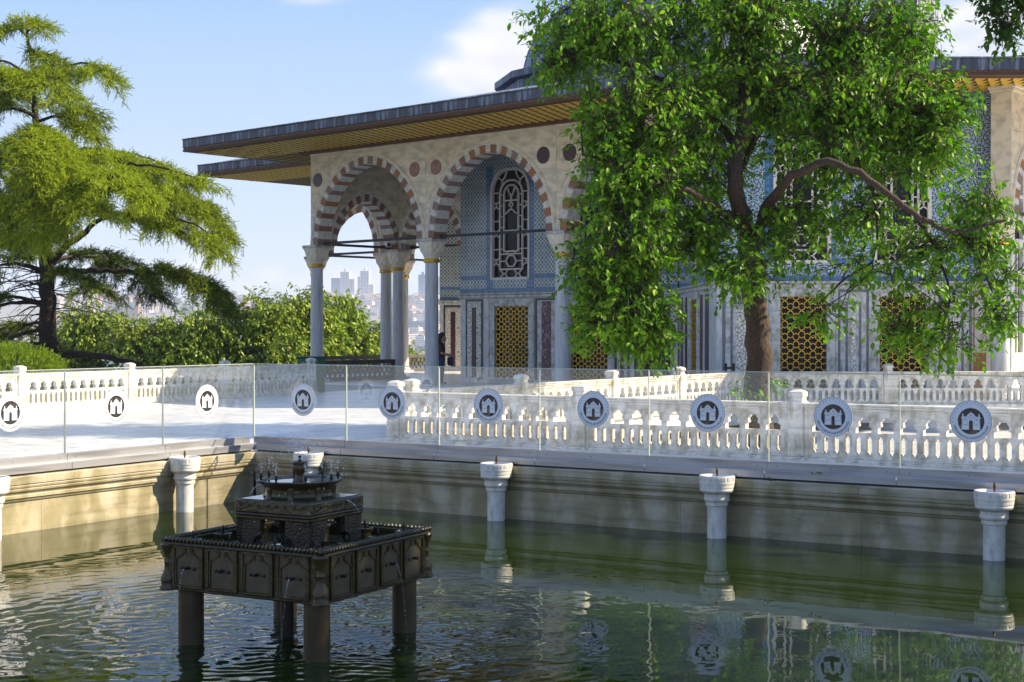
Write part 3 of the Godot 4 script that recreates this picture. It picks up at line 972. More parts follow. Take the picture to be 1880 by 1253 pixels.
func tiled_wall(k: Node3D, at: Transform3D, length: float, highs: Array, lows: Array, singles: int, pattern := "tile_%d") -> void:
	# dado slab pierced for the low windows
	var top := 2.55
	var x0 := 0.0
	for q in lows + [[length, 0.0, 0.0, 0.0]]:
		if q[0] - x0 > 0.01: slab("dado_slab", Vector3((x0 + q[0]) * 0.5, top * 0.5, -0.11), Vector3(q[0] - x0, top, 0.20), 0, M.grey_marble, k, at)
		if q[2] > 0:
			slab("dado_slab", Vector3(q[0] + q[2] * 0.5, (q[1] + q[3] + top) * 0.5, -0.11), Vector3(q[2], top - q[1] - q[3], 0.20), 0, M.grey_marble, k, at)
			slab("dado_slab", Vector3(q[0] + q[2] * 0.5, q[1] * 0.5, -0.11), Vector3(q[2], q[1], 0.20), 0, M.grey_marble, k, at)
			low_window(k, at, q[0], q[1], q[2], q[3])
		x0 = q[0] + q[2]
	slab("wall_core", Vector3(length * 0.5, 3.5, -0.40), Vector3(length, 7.0, 0.36), 0, M.warm_marble, k, at)
	slab("sill_moulding", Vector3(length * 0.5, 2.60, 0.0), Vector3(length + 0.06, 0.098, 0.16), 0.02, M.marble, k, at)
	slab("sill_moulding", Vector3(length * 0.5, 2.68, 0.02), Vector3(length + 0.10, 0.06, 0.22), 0.015, M.marble, k, at)
	# painted tiles, each cut where a window arch crosses it
	var s := 0.27
	var g := 0.0012
	var y := 2.715
	var rows := []
	for kind in [["b", 0.12], ["f", s], ["b", 0.12]]: 
		rows.append([kind[0], y, kind[1]])
		y += kind[1]
	while y < 6.85:
		rows.append(["f", y, s])
		y += s
	var cuts := []
	for w in highs:
		var o := window_outline(w[2], w[3])
		for i in o.size(): o[i] += Vector2(w[0], w[1])
		cuts.append(o)
		high_window(k, at, w[0], w[1], w[2], w[3])
	var shared := {}
	var rest := MB.new()
	var made := 0
	for r in rows:
		var step: float = s if r[0] == "f" else 0.24
		var n := int(round(length / step))
		step = length / n
		for i in n:
			var p := PackedVector2Array([Vector2(i * step + g, r[1] + g), Vector2((i + 1) * step - g, r[1] + g), Vector2((i + 1) * step - g, r[1] + r[2] - g), Vector2(i * step + g, r[1] + r[2] - g)])
			var polys := [p]
			var whole := true
			for o in cuts:
				var nx := []
				for a in polys:
					if Geometry2D.intersect_polygons(a, o).is_empty(): nx.append(a)
					else:
						whole = false
						nx.append_array(Geometry2D.clip_polygons(a, o))
				polys = nx
			# blue edging beside each window
			var edge := false
			for w in highs:
				if r[0] == "f" and r[1] > w[1] - 0.3 and r[1] < w[1] + w[3] and (absf((i + 0.5) * step - w[0]) < step * 0.5 or absf((i + 0.5) * step - w[0] - w[2]) < step * 0.5): edge = true
			var c := Vector2((i + 0.5) * step, r[1] + r[2] * 0.5)
			var m: Material = M.tile_border if r[0] == "b" or edge else M[pattern % (i % 2 + 2 * (rows.find(r) % 2) + (4 if rng.randf() < 0.5 else 0))]
			for a in polys:
				if a.size() < 3: continue
				var key := "%s%.3f" % [r[0], step]
				var ms: Mesh
				if whole and shared.has(key): ms = shared[key]
				else:
					var b := MB.new()
					var q := PackedVector2Array()
					for v in a: q.append(v - c)
					if whole:
						b.box(Vector3(0, 0, -0.11), Vector3(step - 2 * g, r[2] - 2 * g, 0.22), 0.003)
					else: b.prism(q, -0.22, 0.0, false)
					ms = b.mesh()
					if whole: shared[key] = ms
				if r[0] == "b" or made < singles:
					put("wall_tile", ms, m, k, at * shift(c.x, c.y, rng.randf_range(-0.002, 0.002)))
					if r[0] == "f": made += 1
				else:
					for tr in 1:
						if not _bulk.has(m): _bulk[m] = {}
						if not _bulk[m].has(ms): _bulk[m][ms] = []
						_bulk[m][ms].append(at * shift(c.x, c.y, rng.randf_range(-0.002, 0.002)))

var _bulk := {}

func inlay(k: Node3D, at: Transform3D, x: float, w: float, kind: int) -> void:
	# framed panels of coloured stone between the low windows
	var y0 := 0.16
	var h := 2.36
	var dark: Material = M.dark_slate if kind < 2 else M.blue_grey_stone
	part("inlay_border", rects([[Vector3(x + 0.03, y0 + h * 0.5, 0), Vector3(0.06, h, 0.02), 0.004], [Vector3(x + w - 0.03, y0 + h * 0.5, 0), Vector3(0.06, h, 0.02), 0.004], [Vector3(x + w * 0.5, y0 + h - 0.03, 0.001), Vector3(w - 0.12, 0.06, 0.02), 0.004]]), dark, k, at)
	var a := x + 0.07
	var b := x + w - 0.07
	var m := (a + b) * 0.5
	var hh := h - 0.09
	if kind == 0:
		var t := (b - a) * 0.30
		for q in [[a, a + t * 1.15, M.breccia], [a + t * 1.15, b - t * 1.15, M.porphyry], [b - t * 1.15, b, M.breccia]]:
			for v in [[0.0, 0.62], [0.62, 1.0]]:
				if q[2] == M.porphyry:
					if v[0] == 0.0: slab("inlay_panel", Vector3((q[0] + q[1]) * 0.5, y0 + hh * 0.465, 0.004), Vector3(q[1] - q[0] - 0.004, hh * 0.93, 0.02), 0.003, q[2], k, at)
					else: slab("inlay_panel", Vector3((q[0] + q[1]) * 0.5, y0 + hh * 0.967, 0.003), Vector3(q[1] - q[0] - 0.004, hh * 0.066, 0.02), 0.003, M.cream_stone, k, at)
				else: slab("inlay_panel", Vector3((q[0] + q[1]) * 0.5, y0 + hh * (v[0] + v[1]) * 0.5, 0.003), Vector3(q[1] - q[0] - 0.004, hh * (v[1] - v[0]) - 0.004, 0.02), 0.003, q[2], k, at)
	elif kind == 1:
		var t := (b - a) * 0.25
		for q in [[a, a + t, M.marble], [a + t, b - t, M.purple_breccia], [b - t, b, M.marble]]:
			slab("inlay_panel", Vector3((q[0] + q[1]) * 0.5, y0 + hh * 0.5, 0.003), Vector3(q[1] - q[0] - 0.004, hh, 0.02), 0.003, q[2], k, at)
	else:
		var t := 0.11
		slab("inlay_panel", Vector3(m, y0 + hh * 0.5, 0.002), Vector3(b - a, hh, 0.016), 0.003, M.marble, k, at)
		part("inlay_border", rects([[Vector3(a + t + 0.03, y0 + hh * 0.46, 0.004), Vector3(0.06, hh * 0.92, 0.02), 0.003], [Vector3(b - t - 0.03, y0 + hh * 0.46, 0.004), Vector3(0.06, hh * 0.92, 0.02), 0.003], [Vector3(m, y0 + hh * 0.92 - 0.03, 0.005), Vector3(b - a - 2 * t - 0.12, 0.06, 0.02), 0.003]]), dark, k, at)
		slab("inlay_panel", Vector3(m, y0 + hh * 0.42, 0.006), Vector3(b - a - 2 * t - 0.26, hh * 0.84, 0.02), 0.003, M.breccia, k, at)

func carved_rail(k: Node3D, at: Transform3D, length: float) -> void:
	# dark stone balustrade pierced with a net of hexagons
	var s := part("carved_balustrade", rects([[Vector3(length * 0.5, 0.60, 0), Vector3(length, 0.13, 0.16), 0.02], [Vector3(length * 0.5, 0.075, 0), Vector3(length, 0.15, 0.14), 0.01], [Vector3(0.05, 0.34, 0), Vector3(0.10, 0.40, 0.12), 0.01], [Vector3(length - 0.05, 0.34, 0), Vector3(0.10, 0.40, 0.12), 0.01]]), M.dark_carved, k, at)
	var b := MB.new()
	var w := 0.10
	var n := int((length - 0.2) / (w * 2))
	for i in n:
		for j in 3:
			var c := Vector2(0.1 + (i + 0.5 + (0.5 if j % 2 else 0.0)) * (length - 0.2) / (n + 0.5), 0.20 + j * 0.135)
			var pts := []
			for e in 7: pts.append(c + Vector2(w * sin(TAU * e / 6), 0.088 * cos(TAU * e / 6)))
			for e in 6:
				if pts[e].y < 0.55 and pts[e + 1].y < 0.55: b.bar(pts[e], pts[e + 1], 0.026, -0.035, 0.035)
			b.bar(c + Vector2(-w, 0), c + Vector2(-w * 0.4, 0), 0.02, -0.03, 0.03)
	part("pierced_net", b, M.dark_carved, s)

func kiosk() -> void:
	var k := thing("kiosk", "large domed marble kiosk with striped pointed arches, blue tiled walls and a wide golden eave", "building", KIOSK)
	var inv := KIOSK.affine_inverse()
	var east := inv * frame(Vector3(4.6, 0, -33.5), Vector3(1, 0, 0))         # the tiled wall that faces the pool
	var nook := inv * frame(Vector3(4.45, 0, -39.75), Vector3(0.02, 0, 1))    # the wall that runs back from it
	part("floor", flat([[-0.6, 0.6], [21, 0.6], [21, -14], [-7, -14], [-7, -4.0], [-0.6, -4.0]], -2.5, 0.03), M.paving, k)
	# front arcade and its returns
	var fr := Transform3D(Basis(), Vector3.ZERO)
	var ret := Transform3D(Basis(Vector3.UP, PI / 2), Vector3(0, 0, 0.0))       # runs to -z from the corner column
	var spans := [4.99, 4.85, 4.85]
	var x := 0.0
	for i in 3:
		arch_bay(k, shift(x, 0, 0), spans[i], spans[i] * 0.5 - 0.345 + 0.13, 0.50, i < 2)
		if i < 3: kiosk_column(k, shift(x, 0, 0))
		x += spans[i]
	kiosk_column(k, shift(14.69, 0, 0))
	arch_bay(k, ret * shift(0.255, 0, 0), 3.10, 1.45, 0.48)
	kiosk_column(k, shift(0, 0, -3.36))
	arch_bay(k, shift(0.245, 0, -3.36), 3.0, 1.4, 0.46, false)
	slab("corner_pier", Vector3(0, (SPRING + WALLTOP + 0.16) * 0.5, -3.36), Vector3(0.49, WALLTOP + 0.16 - SPRING, 0.5), 0.0, M.warm_marble, k)
	slab("corner_pier", Vector3(-0.004, (SPRING + WALLTOP) * 0.5, -0.127), Vector3(0.476, WALLTOP - SPRING, 0.244), 0.0, M.warm_marble, k)
	carved_rail(k, ret * shift(0.2, 0, 0), 2.96)
	# round porphyry inlays in the spandrels
	for q in [[0.33, 6.10, 0.185, 0], [4.99 - 0.44, 6.12, 0.19, 1], [4.99 + 0.42, 6.12, 0.19, 1], [9.84 - 0.45, 6.14, 0.20, 0], [9.84 + 0.45, 6.14, 0.20, 0], [14.2, 6.12, 0.19, 0]]:
		var b := MB.new()
		b.xf = Transform3D(Basis(Vector3.RIGHT, PI / 2), Vector3.ZERO)
		b.lathe([Vector2(q[2] + 0.022, -0.01), Vector2(q[2] + 0.022, 0.010), Vector2(q[2], 0.012)], 32)
		b.lathe([Vector2(q[2], 0.0), Vector2(q[2], 0.006), Vector2(0, 0.008)], 32)
		part("porphyry_roundel", b, M.red_breccia if q[3] else M.porphyry, k, shift(q[0], q[1], 0.241))
	# the left wing: corner column hidden by the front one, and the arches behind
	var wing := shift(-5.42, 0, -4.5)
	var wret := wing * ret
	arch_bay(k, wing, 3.6, 1.9, 0.46, false)
	arch_bay(k, wret * shift(0.24, 0, 0), 3.9, 1.7, 0.46, false)
	arch_bay(k, wret * shift(4.14, 0, 0), 4.1, 1.8, 0.46, false)
	for p in [Vector3(-5.42, 0, -4.5), Vector3(-1.82, 0, -4.5), Vector3(-5.42, 0, -8.65), Vector3(-5.42, 0, -12.8)]: kiosk_column(k, Transform3D(Basis(), p))
	carved_rail(k, wret * shift(0.25, 0, 0), 3.7)
	carved_rail(k, wret * shift(4.35, 0, 0), 3.7)
	carved_rail(k, wret * shift(8.5, 0, 0), 3.7)
	arch_bay(k, wret * shift(8.24, 0, 0), 4.1, 1.8, 0.46, false)
	# walls
	tiled_wall(k, shift(3.13, 0, -3.03), 8.15, [[1.30, 3.12, 1.50, 3.22], [4.38, 3.12, 1.50, 3.22]], [[1.44, 0.2, 1.35, 2.1], [4.42, 0.2, 1.35, 2.1]], 130, "bold_tile_%d")
	var w1 := shift(3.13, 0, -3.03)
	inlay(k, w1, 0.22, 0.72, 0)
	inlay(k, w1, 3.06, 0.86, 1)
	inlay(k, w1, 6.02, 0.50, 0)
	slab("door", Vector3(7.3, 1.15, 0.0), Vector3(1.2, 2.3, 0.06), 0.01, M.dark_wood, k, w1)
	part("door_panel", rects([[Vector3(7.0, 0.6, 0.035), Vector3(0.45, 0.8, 0.02), 0.008], [Vector3(7.6, 0.6, 0.035), Vector3(0.45, 0.8, 0.02), 0.008], [Vector3(7.0, 1.65, 0.035), Vector3(0.45, 1.0, 0.02), 0.008], [Vector3(7.6, 1.65, 0.035), Vector3(0.45, 1.0, 0.02), 0.008]]), M.dark_wood, k, w1)
	tiled_wall(k, east, 6.15, [[1.30, 3.14, 1.22, 3.1], [3.55, 3.14, 1.22, 3.1]], [[1.42, 0.25, 1.04, 2.11], [3.65, 0.25, 1.04, 2.11]], 120)
	inlay(k, east, 0.12, 0.98, 2)
	inlay(k, east, 2.70, 0.72, 2)
	inlay(k, east, 4.98, 0.74, 2)
	slab("alabaster_strip", Vector3(5.90, 1.3, 0.0), Vector3(0.28, 2.3, 0.03), 0.005, M.orange_stone, k, east)
	slab("alabaster_strip", Vector3(5.90, 1.75, 0.006), Vector3(0.24, 1.3, 0.03), 0.005, M.cream_stone, k, east)
	tiled_wall(k, nook, 6.2, [[2.4, 3.14, 1.3, 3.1]], [[2.2, 0.25, 1.2, 2.1]], 40)
	for q in [[0.5, 0.35], [1.35, 0.3], [4.0, 0.35], [4.9, 0.5]]: slab("inlay_panel", Vector3(q[0], 1.3, 0), Vector3(q[1], 2.3, 0.02), 0.004, M.porphyry if q[0] < 4.5 else M.dark_slate, k, nook)
	tiled_wall(k, inv * frame(Vector3(-2.75, 0, -56.7), Vector3(1, 0, 0)), 3.0, [], [], 6, "bold_tile_%d")
	inlay(k, inv * frame(Vector3(-2.75, 0, -56.7), Vector3(1, 0, 0)), 0.15, 0.72, 0)
	inlay(k, inv * frame(Vector3(-2.75, 0, -56.7), Vector3(1, 0, 0)), 1.05, 0.5, 1)
	# the mass of the rooms behind the walls
	part("inner_wall", flat([[3.3, -3.65], [11.0, -3.65], lxz(inv, 5.1, -39.8), lxz(inv, 5.1, -34.15), lxz(inv, 10.6, -34.15), lxz(inv, 16, -40), [20, -14], [4.5, -14]], 0.0, 6.9), M.warm_marble, k)
	# the right-hand porch: spandrel, arch and white glazed doors
	var porch := inv * frame(Vector3(10.72, 0, -32.75), Vector3(0.679, 0, -0.734))
	kiosk_column(k, porch)
	arch_bay(k, porch, 4.4, 1.9, 0.5, true)
	part("porch_door_frame", rects([[Vector3(0.62, 2.6, -0.05), Vector3(0.16, 5.2, 0.12), 0.01], [Vector3(1.2, 2.6, -0.05), Vector3(0.14, 5.2, 0.12), 0.01], [Vector3(1.9, 2.6, -0.05), Vector3(0.14, 5.2, 0.12), 0.01], [Vector3(2.2, 3.55, -0.048), Vector3(3.2, 0.2, 0.12), 0.01], [Vector3(2.2, 0.55, -0.04), Vector3(3.2, 1.1, 0.10), 0.01], [Vector3(2.2, 2.9, -0.046), Vector3(3.2, 0.1, 0.12), 0.01], [Vector3(2.2, 4.6, -0.046), Vector3(3.2, 0.08, 0.1), 0.01], [Vector3(0.9, 0.55, 0.012), Vector3(0.34, 0.7, 0.02), 0.008], [Vector3(1.55, 0.55, 0.012), Vector3(0.4, 0.7, 0.02), 0.008]]), M.white_paint, k, porch)
	part("porch_glazing_bar", rects([[Vector3(0.92, 2.3, -0.05), Vector3(0.04, 2.4, 0.05)], [Vector3(1.55, 2.3, -0.05), Vector3(0.04, 2.4, 0.05)], [Vector3(2.2, 1.7, -0.05), Vector3(3.2, 0.04, 0.048)], [Vector3(2.2, 2.3, -0.05), Vector3(3.2, 0.04, 0.048)], [Vector3(2.2, 4.1, -0.05), Vector3(3.2, 0.05, 0.05)]]), M.white_paint, k, porch)
	slab("porch_pane", Vector3(2.2, 3.0, -0.10), Vector3(3.4, 6.0, 0.02), 0, M.window_dark, k, porch)
	roof(k, inv)
	for m: Material in _bulk:
		for ms: Mesh in _bulk[m]: many("wall_tiling", ms, _bulk[m][ms], m, k)

func roof(k: Node3D, inv: Transform3D) -> void:
	var a := inv * Vector3(4.75, 0, -31.45)
	var a2 := inv * Vector3(16.5, 0, -31.45)
	var xa := 2.85 * 0.0 + a.x
	# where the front eave meets the eave over the tiled wall
	var dir := (a2 - a).normalized()
	var meet := a + dir * ((2.85 - a.z) / dir.z)
	var plan := [Vector2(-2.85, 2.85), Vector2(meet.x, 2.85), Vector2(a2.x, a2.z), Vector2(28, -2), Vector2(24, -16), Vector2(-8.5, -15), Vector2(-8.5, -1.7), Vector2(-2.85, -1.7)]
	var y0 := 6.98
	var pts := []
	for p in plan: pts.append([p.x, p.y])
	part("soffit", flat(pts, y0, y0 + 0.06), M.soffit_wood, k)
	# lead-covered roof rising to the drum of the dome
	var c := Vector2(7.4, -8.6)
	var b := MB.new()
	var top := []
	var low := []
	for i in plan.size():
		var p: Vector2 = plan[i]
		var q: Vector2 = plan[(i + 1) % plan.size()]
		for j in 6:
			var m := p.lerp(q, j / 6.0)
			low.append(Vector3(m.x, y0 + 0.36, m.y))
			var d := (m - c).normalized() * 5.6
			top.append(Vector3(c.x + d.x, 8.7, c.y + d.y))
	for i in low.size():
		var j := (i + 1) % low.size()
		b.quad(low[i], top[i], top[j], low[j])
	part("lead_roof", b, M.lead_dome, k)
	b = MB.new()
	b.lathe([Vector2(5.7, 8.4), Vector2(5.7, 9.0), Vector2(5.9, 9.05), Vector2(5.9, 9.25), Vector2(5.5, 9.35), Vector2(5.2, 9.4)], 16, Vector3(c.x, 0, c.y), 0.99)
	part("drum", b, M.lead, k)
	b = MB.new()
	var pr := []
	for i in 13: pr.append(Vector2(5.0 * cos(i * PI / 24), 9.35 + 3.4 * sin(i * PI / 24)))
	b.lathe(pr, 40, Vector3(c.x, 0, c.y), 0.5)
	b.lathe([Vector2(0.0, 12.7), Vector2(0.16, 12.75), Vector2(0.2, 13.0), Vector2(0.06, 13.2), Vector2(0.12, 13.5), Vector2(0.0, 14.0)], 12, Vector3(c.x, 0, c.y))
	part("dome", b, M.lead_dome, k)
	var ribs := MB.new()
	for i in 24:
		ribs.xf = Transform3D(Basis(Vector3.UP, TAU * i / 24), Vector3(c.x, 0, c.y))
		var q := []
		for j in 12: q.append(Vector3(5.01 * cos(j * PI / 24), 9.35 + 3.41 * sin(j * PI / 24), 0))
		ribs.tube(q, [0.03, 0.03, 0.03, 0.03, 0.03, 0.03, 0.03, 0.03, 0.03, 0.03, 0.03, 0.03], 5)
	part("dome_seams", ribs, M.lead_dome, k)
	slab("roof_turret", Vector3(15.5, 8.9, -7.5), Vector3(1.4, 3.6, 1.4), 0.1, M.lead_dome, k)
	# fascia: lead sheets over a timber edge, in lengths
	var sheet := {}
	for i in plan.size():
		if i == 3 or i == 4: continue
		var p: Vector2 = plan[i]
		var q: Vector2 = plan[(i + 1) % plan.size()]
		var len := p.distance_to(q)
		var f := frame(Vector3(p.x, y0, p.y), Vector3(q.x - p.x, 0, q.y - p.y))
		var n := maxi(1, int(round(len / 1.25)))
		var l := len / n
		for j in n:
			var mb := MB.new()
			mb.box(Vector3((j + 0.5) * l, 0.235, -0.03), Vector3(l - 0.012, 0.25, 0.06), 0.012)
			mb.box(Vector3(j * l + 0.02, 0.235, 0.004), Vector3(0.02, 0.25, 0.012), 0.003)
			part("lead_fascia", mb, M.lead, k, f * Transform3D(Basis(Vector3.RIGHT, rng.randf_range(-0.03, 0.03)), Vector3(0, rng.randf_range(-0.004, 0.004), 0)))
			slab("roof_lip", Vector3((j + 0.5) * l, 0.372, -0.01), Vector3(l - 0.006, 0.024, 0.12), 0.006, M.lead_dome, k, f)
			slab("eave_board", Vector3((j + 0.5) * l, 0.05, -0.05), Vector3(l - 0.005, 0.12, 0.07), 0.01, M.brown_wood, k, f * Transform3D(Basis(), Vector3(0, rng.randf_range(-0.004, 0.004), 0)))
	slab("wall_plate", Vector3(7.3, y0 - 0.05, 0.36), Vector3(14.9, 0.10, 0.10), 0.01, M.brown_wood, k)
	slab("wall_plate", Vector3(-0.36, y0 - 0.05, -1.7), Vector3(0.10, 0.10, 4.0), 0.01, M.brown_wood, k)
	# gilded scales under the eave
	var s := MB.new()
	var rr := 5
	for u in 8:
		for v in 4:
			var g := func(i: int, j: int) -> Vector3:
				var aa := PI * i / 8.0
				var t := PI * 0.5 * j / 4.0
				return Vector3(0.112 * cos(aa) * sin(t), -0.030 * sin(aa) * sin(t) - 0.006 * cos(t), 0.12 - 0.27 * sin(aa) * sin(t))
			s.quad(g.call(u, v), g.call(u + 1, v), g.call(u + 1, v + 1), g.call(u, v + 1))
	var scale_mesh := s.mesh()
	var singles := 0
	var rest := []
	var areas := [[fr_at(-2.7, 2.7), 17.6, 2.3, true], [Transform3D(Basis(Vector3.UP, -PI / 2), Vector3(-2.7, 0, -1.6)), 4.2, 2.3, false], [fr_at(-8.35, -1.85), 5.6, 2.6, false], [inv * frame(Vector3(5.0, 0, -31.6), Vector3(1, 0, 0)), 9.0, 1.8, false]]
	for ar in areas:
		var n := int(ar[1] / 0.27)
		var m := int(ar[2] / 0.34)
		for i in n:
			for j in m:
				var t: Transform3D = ar[0] * Transform3D(Basis(), Vector3((i + 0.5 + 0.5 * (j % 2)) * 0.27, y0 - 0.002, -0.35 - j * 0.34))
				if ar[3] and i < 38 and singles < 290:
					put("gilded_scale", scale_mesh, M.gilt_wood, k, t)
					singles += 1
				else: rest.append(t)
	many("gilded_scales", scale_mesh, rest, M.gilt_wood, k)

func fr_at(x: float, z: float) -> Transform3D:
	return shift(x, 0, z)

func lxz(inv: Transform3D, x: float, z: float) -> Array:
	var p := inv * Vector3(x, 0, z)
	return [p.x, p.z]

const CLOVER := [Vector2(0, 0), Vector2(0.098, 0), Vector2(0.098, 0.062), Vector2(0.082, 0.076), Vector2(0.066, 0.084), Vector2(0.066, 0.098), Vector2(0.076, 0.115), Vector2(0.074, 0.140), Vector2(0.062, 0.150), Vector2(0.052, 0.158), Vector2(0.048, 0.178), Vector2(0.036, 0.188), Vector2(0, 0.190)]
const SLOT := [Vector2(0, 0), Vector2(0.014, 0.004), Vector2(0.022, 0.026), Vector2(0.034, 0.034), Vector2(0.034, 0.190), Vector2(0.024, 0.200), Vector2(0.018, 0.222), Vector2(0, 0.228)]

func pierced_row(b: MB, x0: float, x1: float, y0: float, y1: float, n: int, yb: float, shape: Array, t: float) -> void:
	# a strip of stone with n openings cut right through it
	var step := (x1 - x0) / n
	for i in n + 1:
		var p := PackedVector2Array()
		var hole := []
		if i == 0: p.append(Vector2(x0, y0)); hole.append(false)
		else:
			var c := x0 + (i - 0.5) * step
			p.append(Vector2(c, y1)); hole.append(false)
			for j in range(shape.size() - 1, -1, -1):
				p.append(Vector2(c + shape[j].x, yb + shape[j].y)); hole.append(j > 0)
			p.append(Vector2(c, y0)); hole.append(false)
		if i == n:
			p.append(Vector2(x1, y0)); hole.append(false)
			p.append(Vector2(x1, y1)); hole.append(false)
		else:
			var c := x0 + (i + 0.5) * step
			p.append(Vector2(c, y0)); hole.append(false)
			for j in shape.size():
				p.append(Vector2(c - shape[j].x, yb + shape[j].y)); hole.append(j < shape.size() - 1)
			p.append(Vector2(c, y1)); hole.append(false)
		if i == 0: p.append(Vector2(x0, y1)); hole.append(false)
		var q := PackedVector2Array()
		var hh := []
		for j in p.size():
			if q.size() and q[q.size() - 1].is_equal_approx(p[j]): continue
			q.append(p[j])
			hh.append(hole[j])
		var tr := Geometry2D.triangulate_polygon(q)
		for j in range(0, tr.size(), 3):
			var a := q[tr[j]]
			var d := q[tr[j + 1]]
			var e := q[tr[j + 2]]
			if (d - a).cross(e - a) < 0:
				var s := d
				d = e
				e = s
			b.tri(Vector3(a.x, a.y, t), Vector3(d.x, d.y, t), Vector3(e.x, e.y, t))
			b.tri(Vector3(a.x, a.y, -t), Vector3(e.x, e.y, -t), Vector3(d.x, d.y, -t))
		for j in q.size():
			if not hh[j]: continue
			var a := q[j]
			var d := q[(j + 1) % q.size()]
			b.quad(Vector3(a.x, a.y, -t), Vector3(d.x, d.y, -t), Vector3(d.x, d.y, t), Vector3(a.x, a.y, t))

var _panel := {}

func rail_panel(l: float, n: int) -> Array:
	var key := "%.2f/%d" % [l, n]
	if _panel.has(key): return _panel[key]
	var net := MB.new()
	net.box(Vector3(l * 0.5, 0.095, 0), Vector3(l, 0.028, 0.10))
	pierced_row(net, 0.07, l - 0.07, 0.109, 0.365, n * 2, 0.118, SLOT, 0.05)
	pierced_row(net, 0.07, l - 0.07, 0.365, 0.64, n, 0.385, CLOVER, 0.05)
	net.box(Vector3(0.035, 0.3745, 0), Vector3(0.07, 0.531, 0.10))
	net.box(Vector3(l - 0.035, 0.3745, 0), Vector3(0.07, 0.531, 0.10))
	# the raised frame round the pierced field
	net.box(Vector3(0.028, 0.365, 0), Vector3(0.056, 0.57, 0.13), 0.01)
	net.box(Vector3(l - 0.028, 0.365, 0), Vector3(0.056, 0.57, 0.13), 0.01)
	var cap := rects([[Vector3(l * 0.5, 0.662, 0), Vector3(l, 0.044, 0.135), 0.012], [Vector3(l * 0.5, 0.700, 0), Vector3(l, 0.034, 0.165), 0.012], [Vector3(l * 0.5, 0.726, 0), Vector3(l, 0.022, 0.19), 0.008]])
	var foot := rects([[Vector3(l * 0.5, 0.03, 0), Vector3(l, 0.06, 0.24), 0.012], [Vector3(l * 0.5, 0.07, 0), Vector3(l, 0.022, 0.17), 0.008]])
	_panel[key] = [net.mesh(), cap.mesh(), foot.mesh()]
	return _panel[key]

func balustrade(label: String, a: Vector3, b: Vector3, posts: Array, per: float, material: Material) -> void:
	# posts: distances from a along the run
	var f := frame(a, b - a)
	var t := thing("balustrade", label, "balustrade", f)
	for i in posts.size() - 1:
		var l: float = posts[i + 1] - posts[i] - 0.20
		var m := rail_panel(l, int(round((l - 0.14) / per)))
		var at := shift(posts[i] + 0.10, 0, 0)
		put("pierced_panel", m[0], material, t, at)
		put("handrail", m[1], material, t, at)
		put("plinth", m[2], material, t, at)
	var mb := MB.new()
	mb.box(Vector3(0, 0.03, 0), Vector3(0.27, 0.06, 0.27), 0.012)
	mb.box(Vector3(0, 0.41, 0), Vector3(0.205, 0.70, 0.205), 0.015)
	mb.box(Vector3(0, 0.785, 0), Vector3(0.165, 0.05, 0.165), 0.006)
	mb.box(Vector3(0, 0.84, 0), Vector3(0.195, 0.062, 0.195), 0.008)
	for e in 4:
		mb.xf = Transform3D(Basis(Vector3.UP, e * PI / 2), Vector3.ZERO)
		mb.quad(Vector3(-0.096, 0.8705, 0.096), Vector3(0.096, 0.8705, 0.096), Vector3(0.045, 0.898, 0.045), Vector3(-0.045, 0.898, 0.045))
		mb.tri(Vector3(-0.045, 0.898, 0.045), Vector3(0.045, 0.898, 0.045), Vector3(0, 0.902, 0))
	mb.xf = Transform3D()
	var ms := mb.mesh()
	for p in posts: put("post", ms, material, t, Transform3D(Basis(), Vector3(p, 0, 0)))

func balustrades() -> void:
	balustrade("sunlit white marble balustrade along the left edge of the terrace, before the cedar", POOL * Vector3(-10.69, 0, 3.9), POOL * Vector3(-10.69, 0, -14.3), [0.0, 3.0, 6.0, 9.03, 12.0, 15.02, 18.2], 0.262, M.balustrade_marble)
	balustrade("long white marble balustrade behind the glass fence, in front of the broadleaf tree", POOL * Vector3(0.44, -0.02, -2.61), POOL * Vector3(16.2, -0.02, -2.61), [0.0, 3.11, 6.22, 9.33, 12.44, 15.55], 0.272, M.balustrade_marble)
	var a := POOL * Vector3(0.55, 0, -2.85)
	balustrade("shaded marble balustrade running back from the long one towards the kiosk", a, Vector3(3.23, 0, -29.0), [0.0, 2.9, 5.8, 8.35], 0.262, M.balustrade_marble)
	balustrade("short marble balustrade seen at a slant left of the tree trunk", Vector3(3.26, 0, -29.1), Vector3(5.1, 0, -31.4), [0.0, 2.94], 0.262, M.balustrade_marble)
	balustrade("white marble balustrade right of the tree trunk, before the gilt window grilles", Vector3(5.2, 0, -31.52), Vector3(14.0, 0, -31.52), [0.0, 2.74, 5.74, 8.6], 0.272, M.balustrade_marble)

func lettering(words: String, r: float, size: float) -> ArrayMesh:
	# letters on the lower arc of a roundel, reading left to right with their feet outwards
	var font := SystemFont.new()
	font.font_names = PackedStringArray(["Droid Serif"])
	font.font_weight = 700
	var st := SurfaceTool.new()
	st.begin(Mesh.PRIMITIVE_TRIANGLES)
	var widths := []
	var total := 0.0
	var made := []
	for ch in words:
		var tm: TextMesh = null
		var w := size * 0.35
		if ch != " ":
			tm = TextMesh.new()
			tm.font = font
			tm.text = ch
			tm.font_size = 32
			tm.pixel_size = size / 32.0 * 1.35
			tm.depth = 0.0012
			tm.curve_step = 2.0
			var bb := tm.get_aabb()
			w = bb.size.x + size * 0.10
		made.append(tm)
		widths.append(w)
		total += w
	var span := deg_to_rad(152.0)
	var k := span / (total / r)
	var ang := -PI / 2 - span * 0.5
	for i in made.size():
		var da: float = widths[i] * k / r
		if made[i]:
			var am := ang + da * 0.5
			var p := Vector3(cos(am) * r, sin(am) * r, 0.0032)
			st.append_from(made[i], 0, Transform3D(Basis(Vector3.BACK, am + PI / 2), p))
		ang += da
	return st.commit()

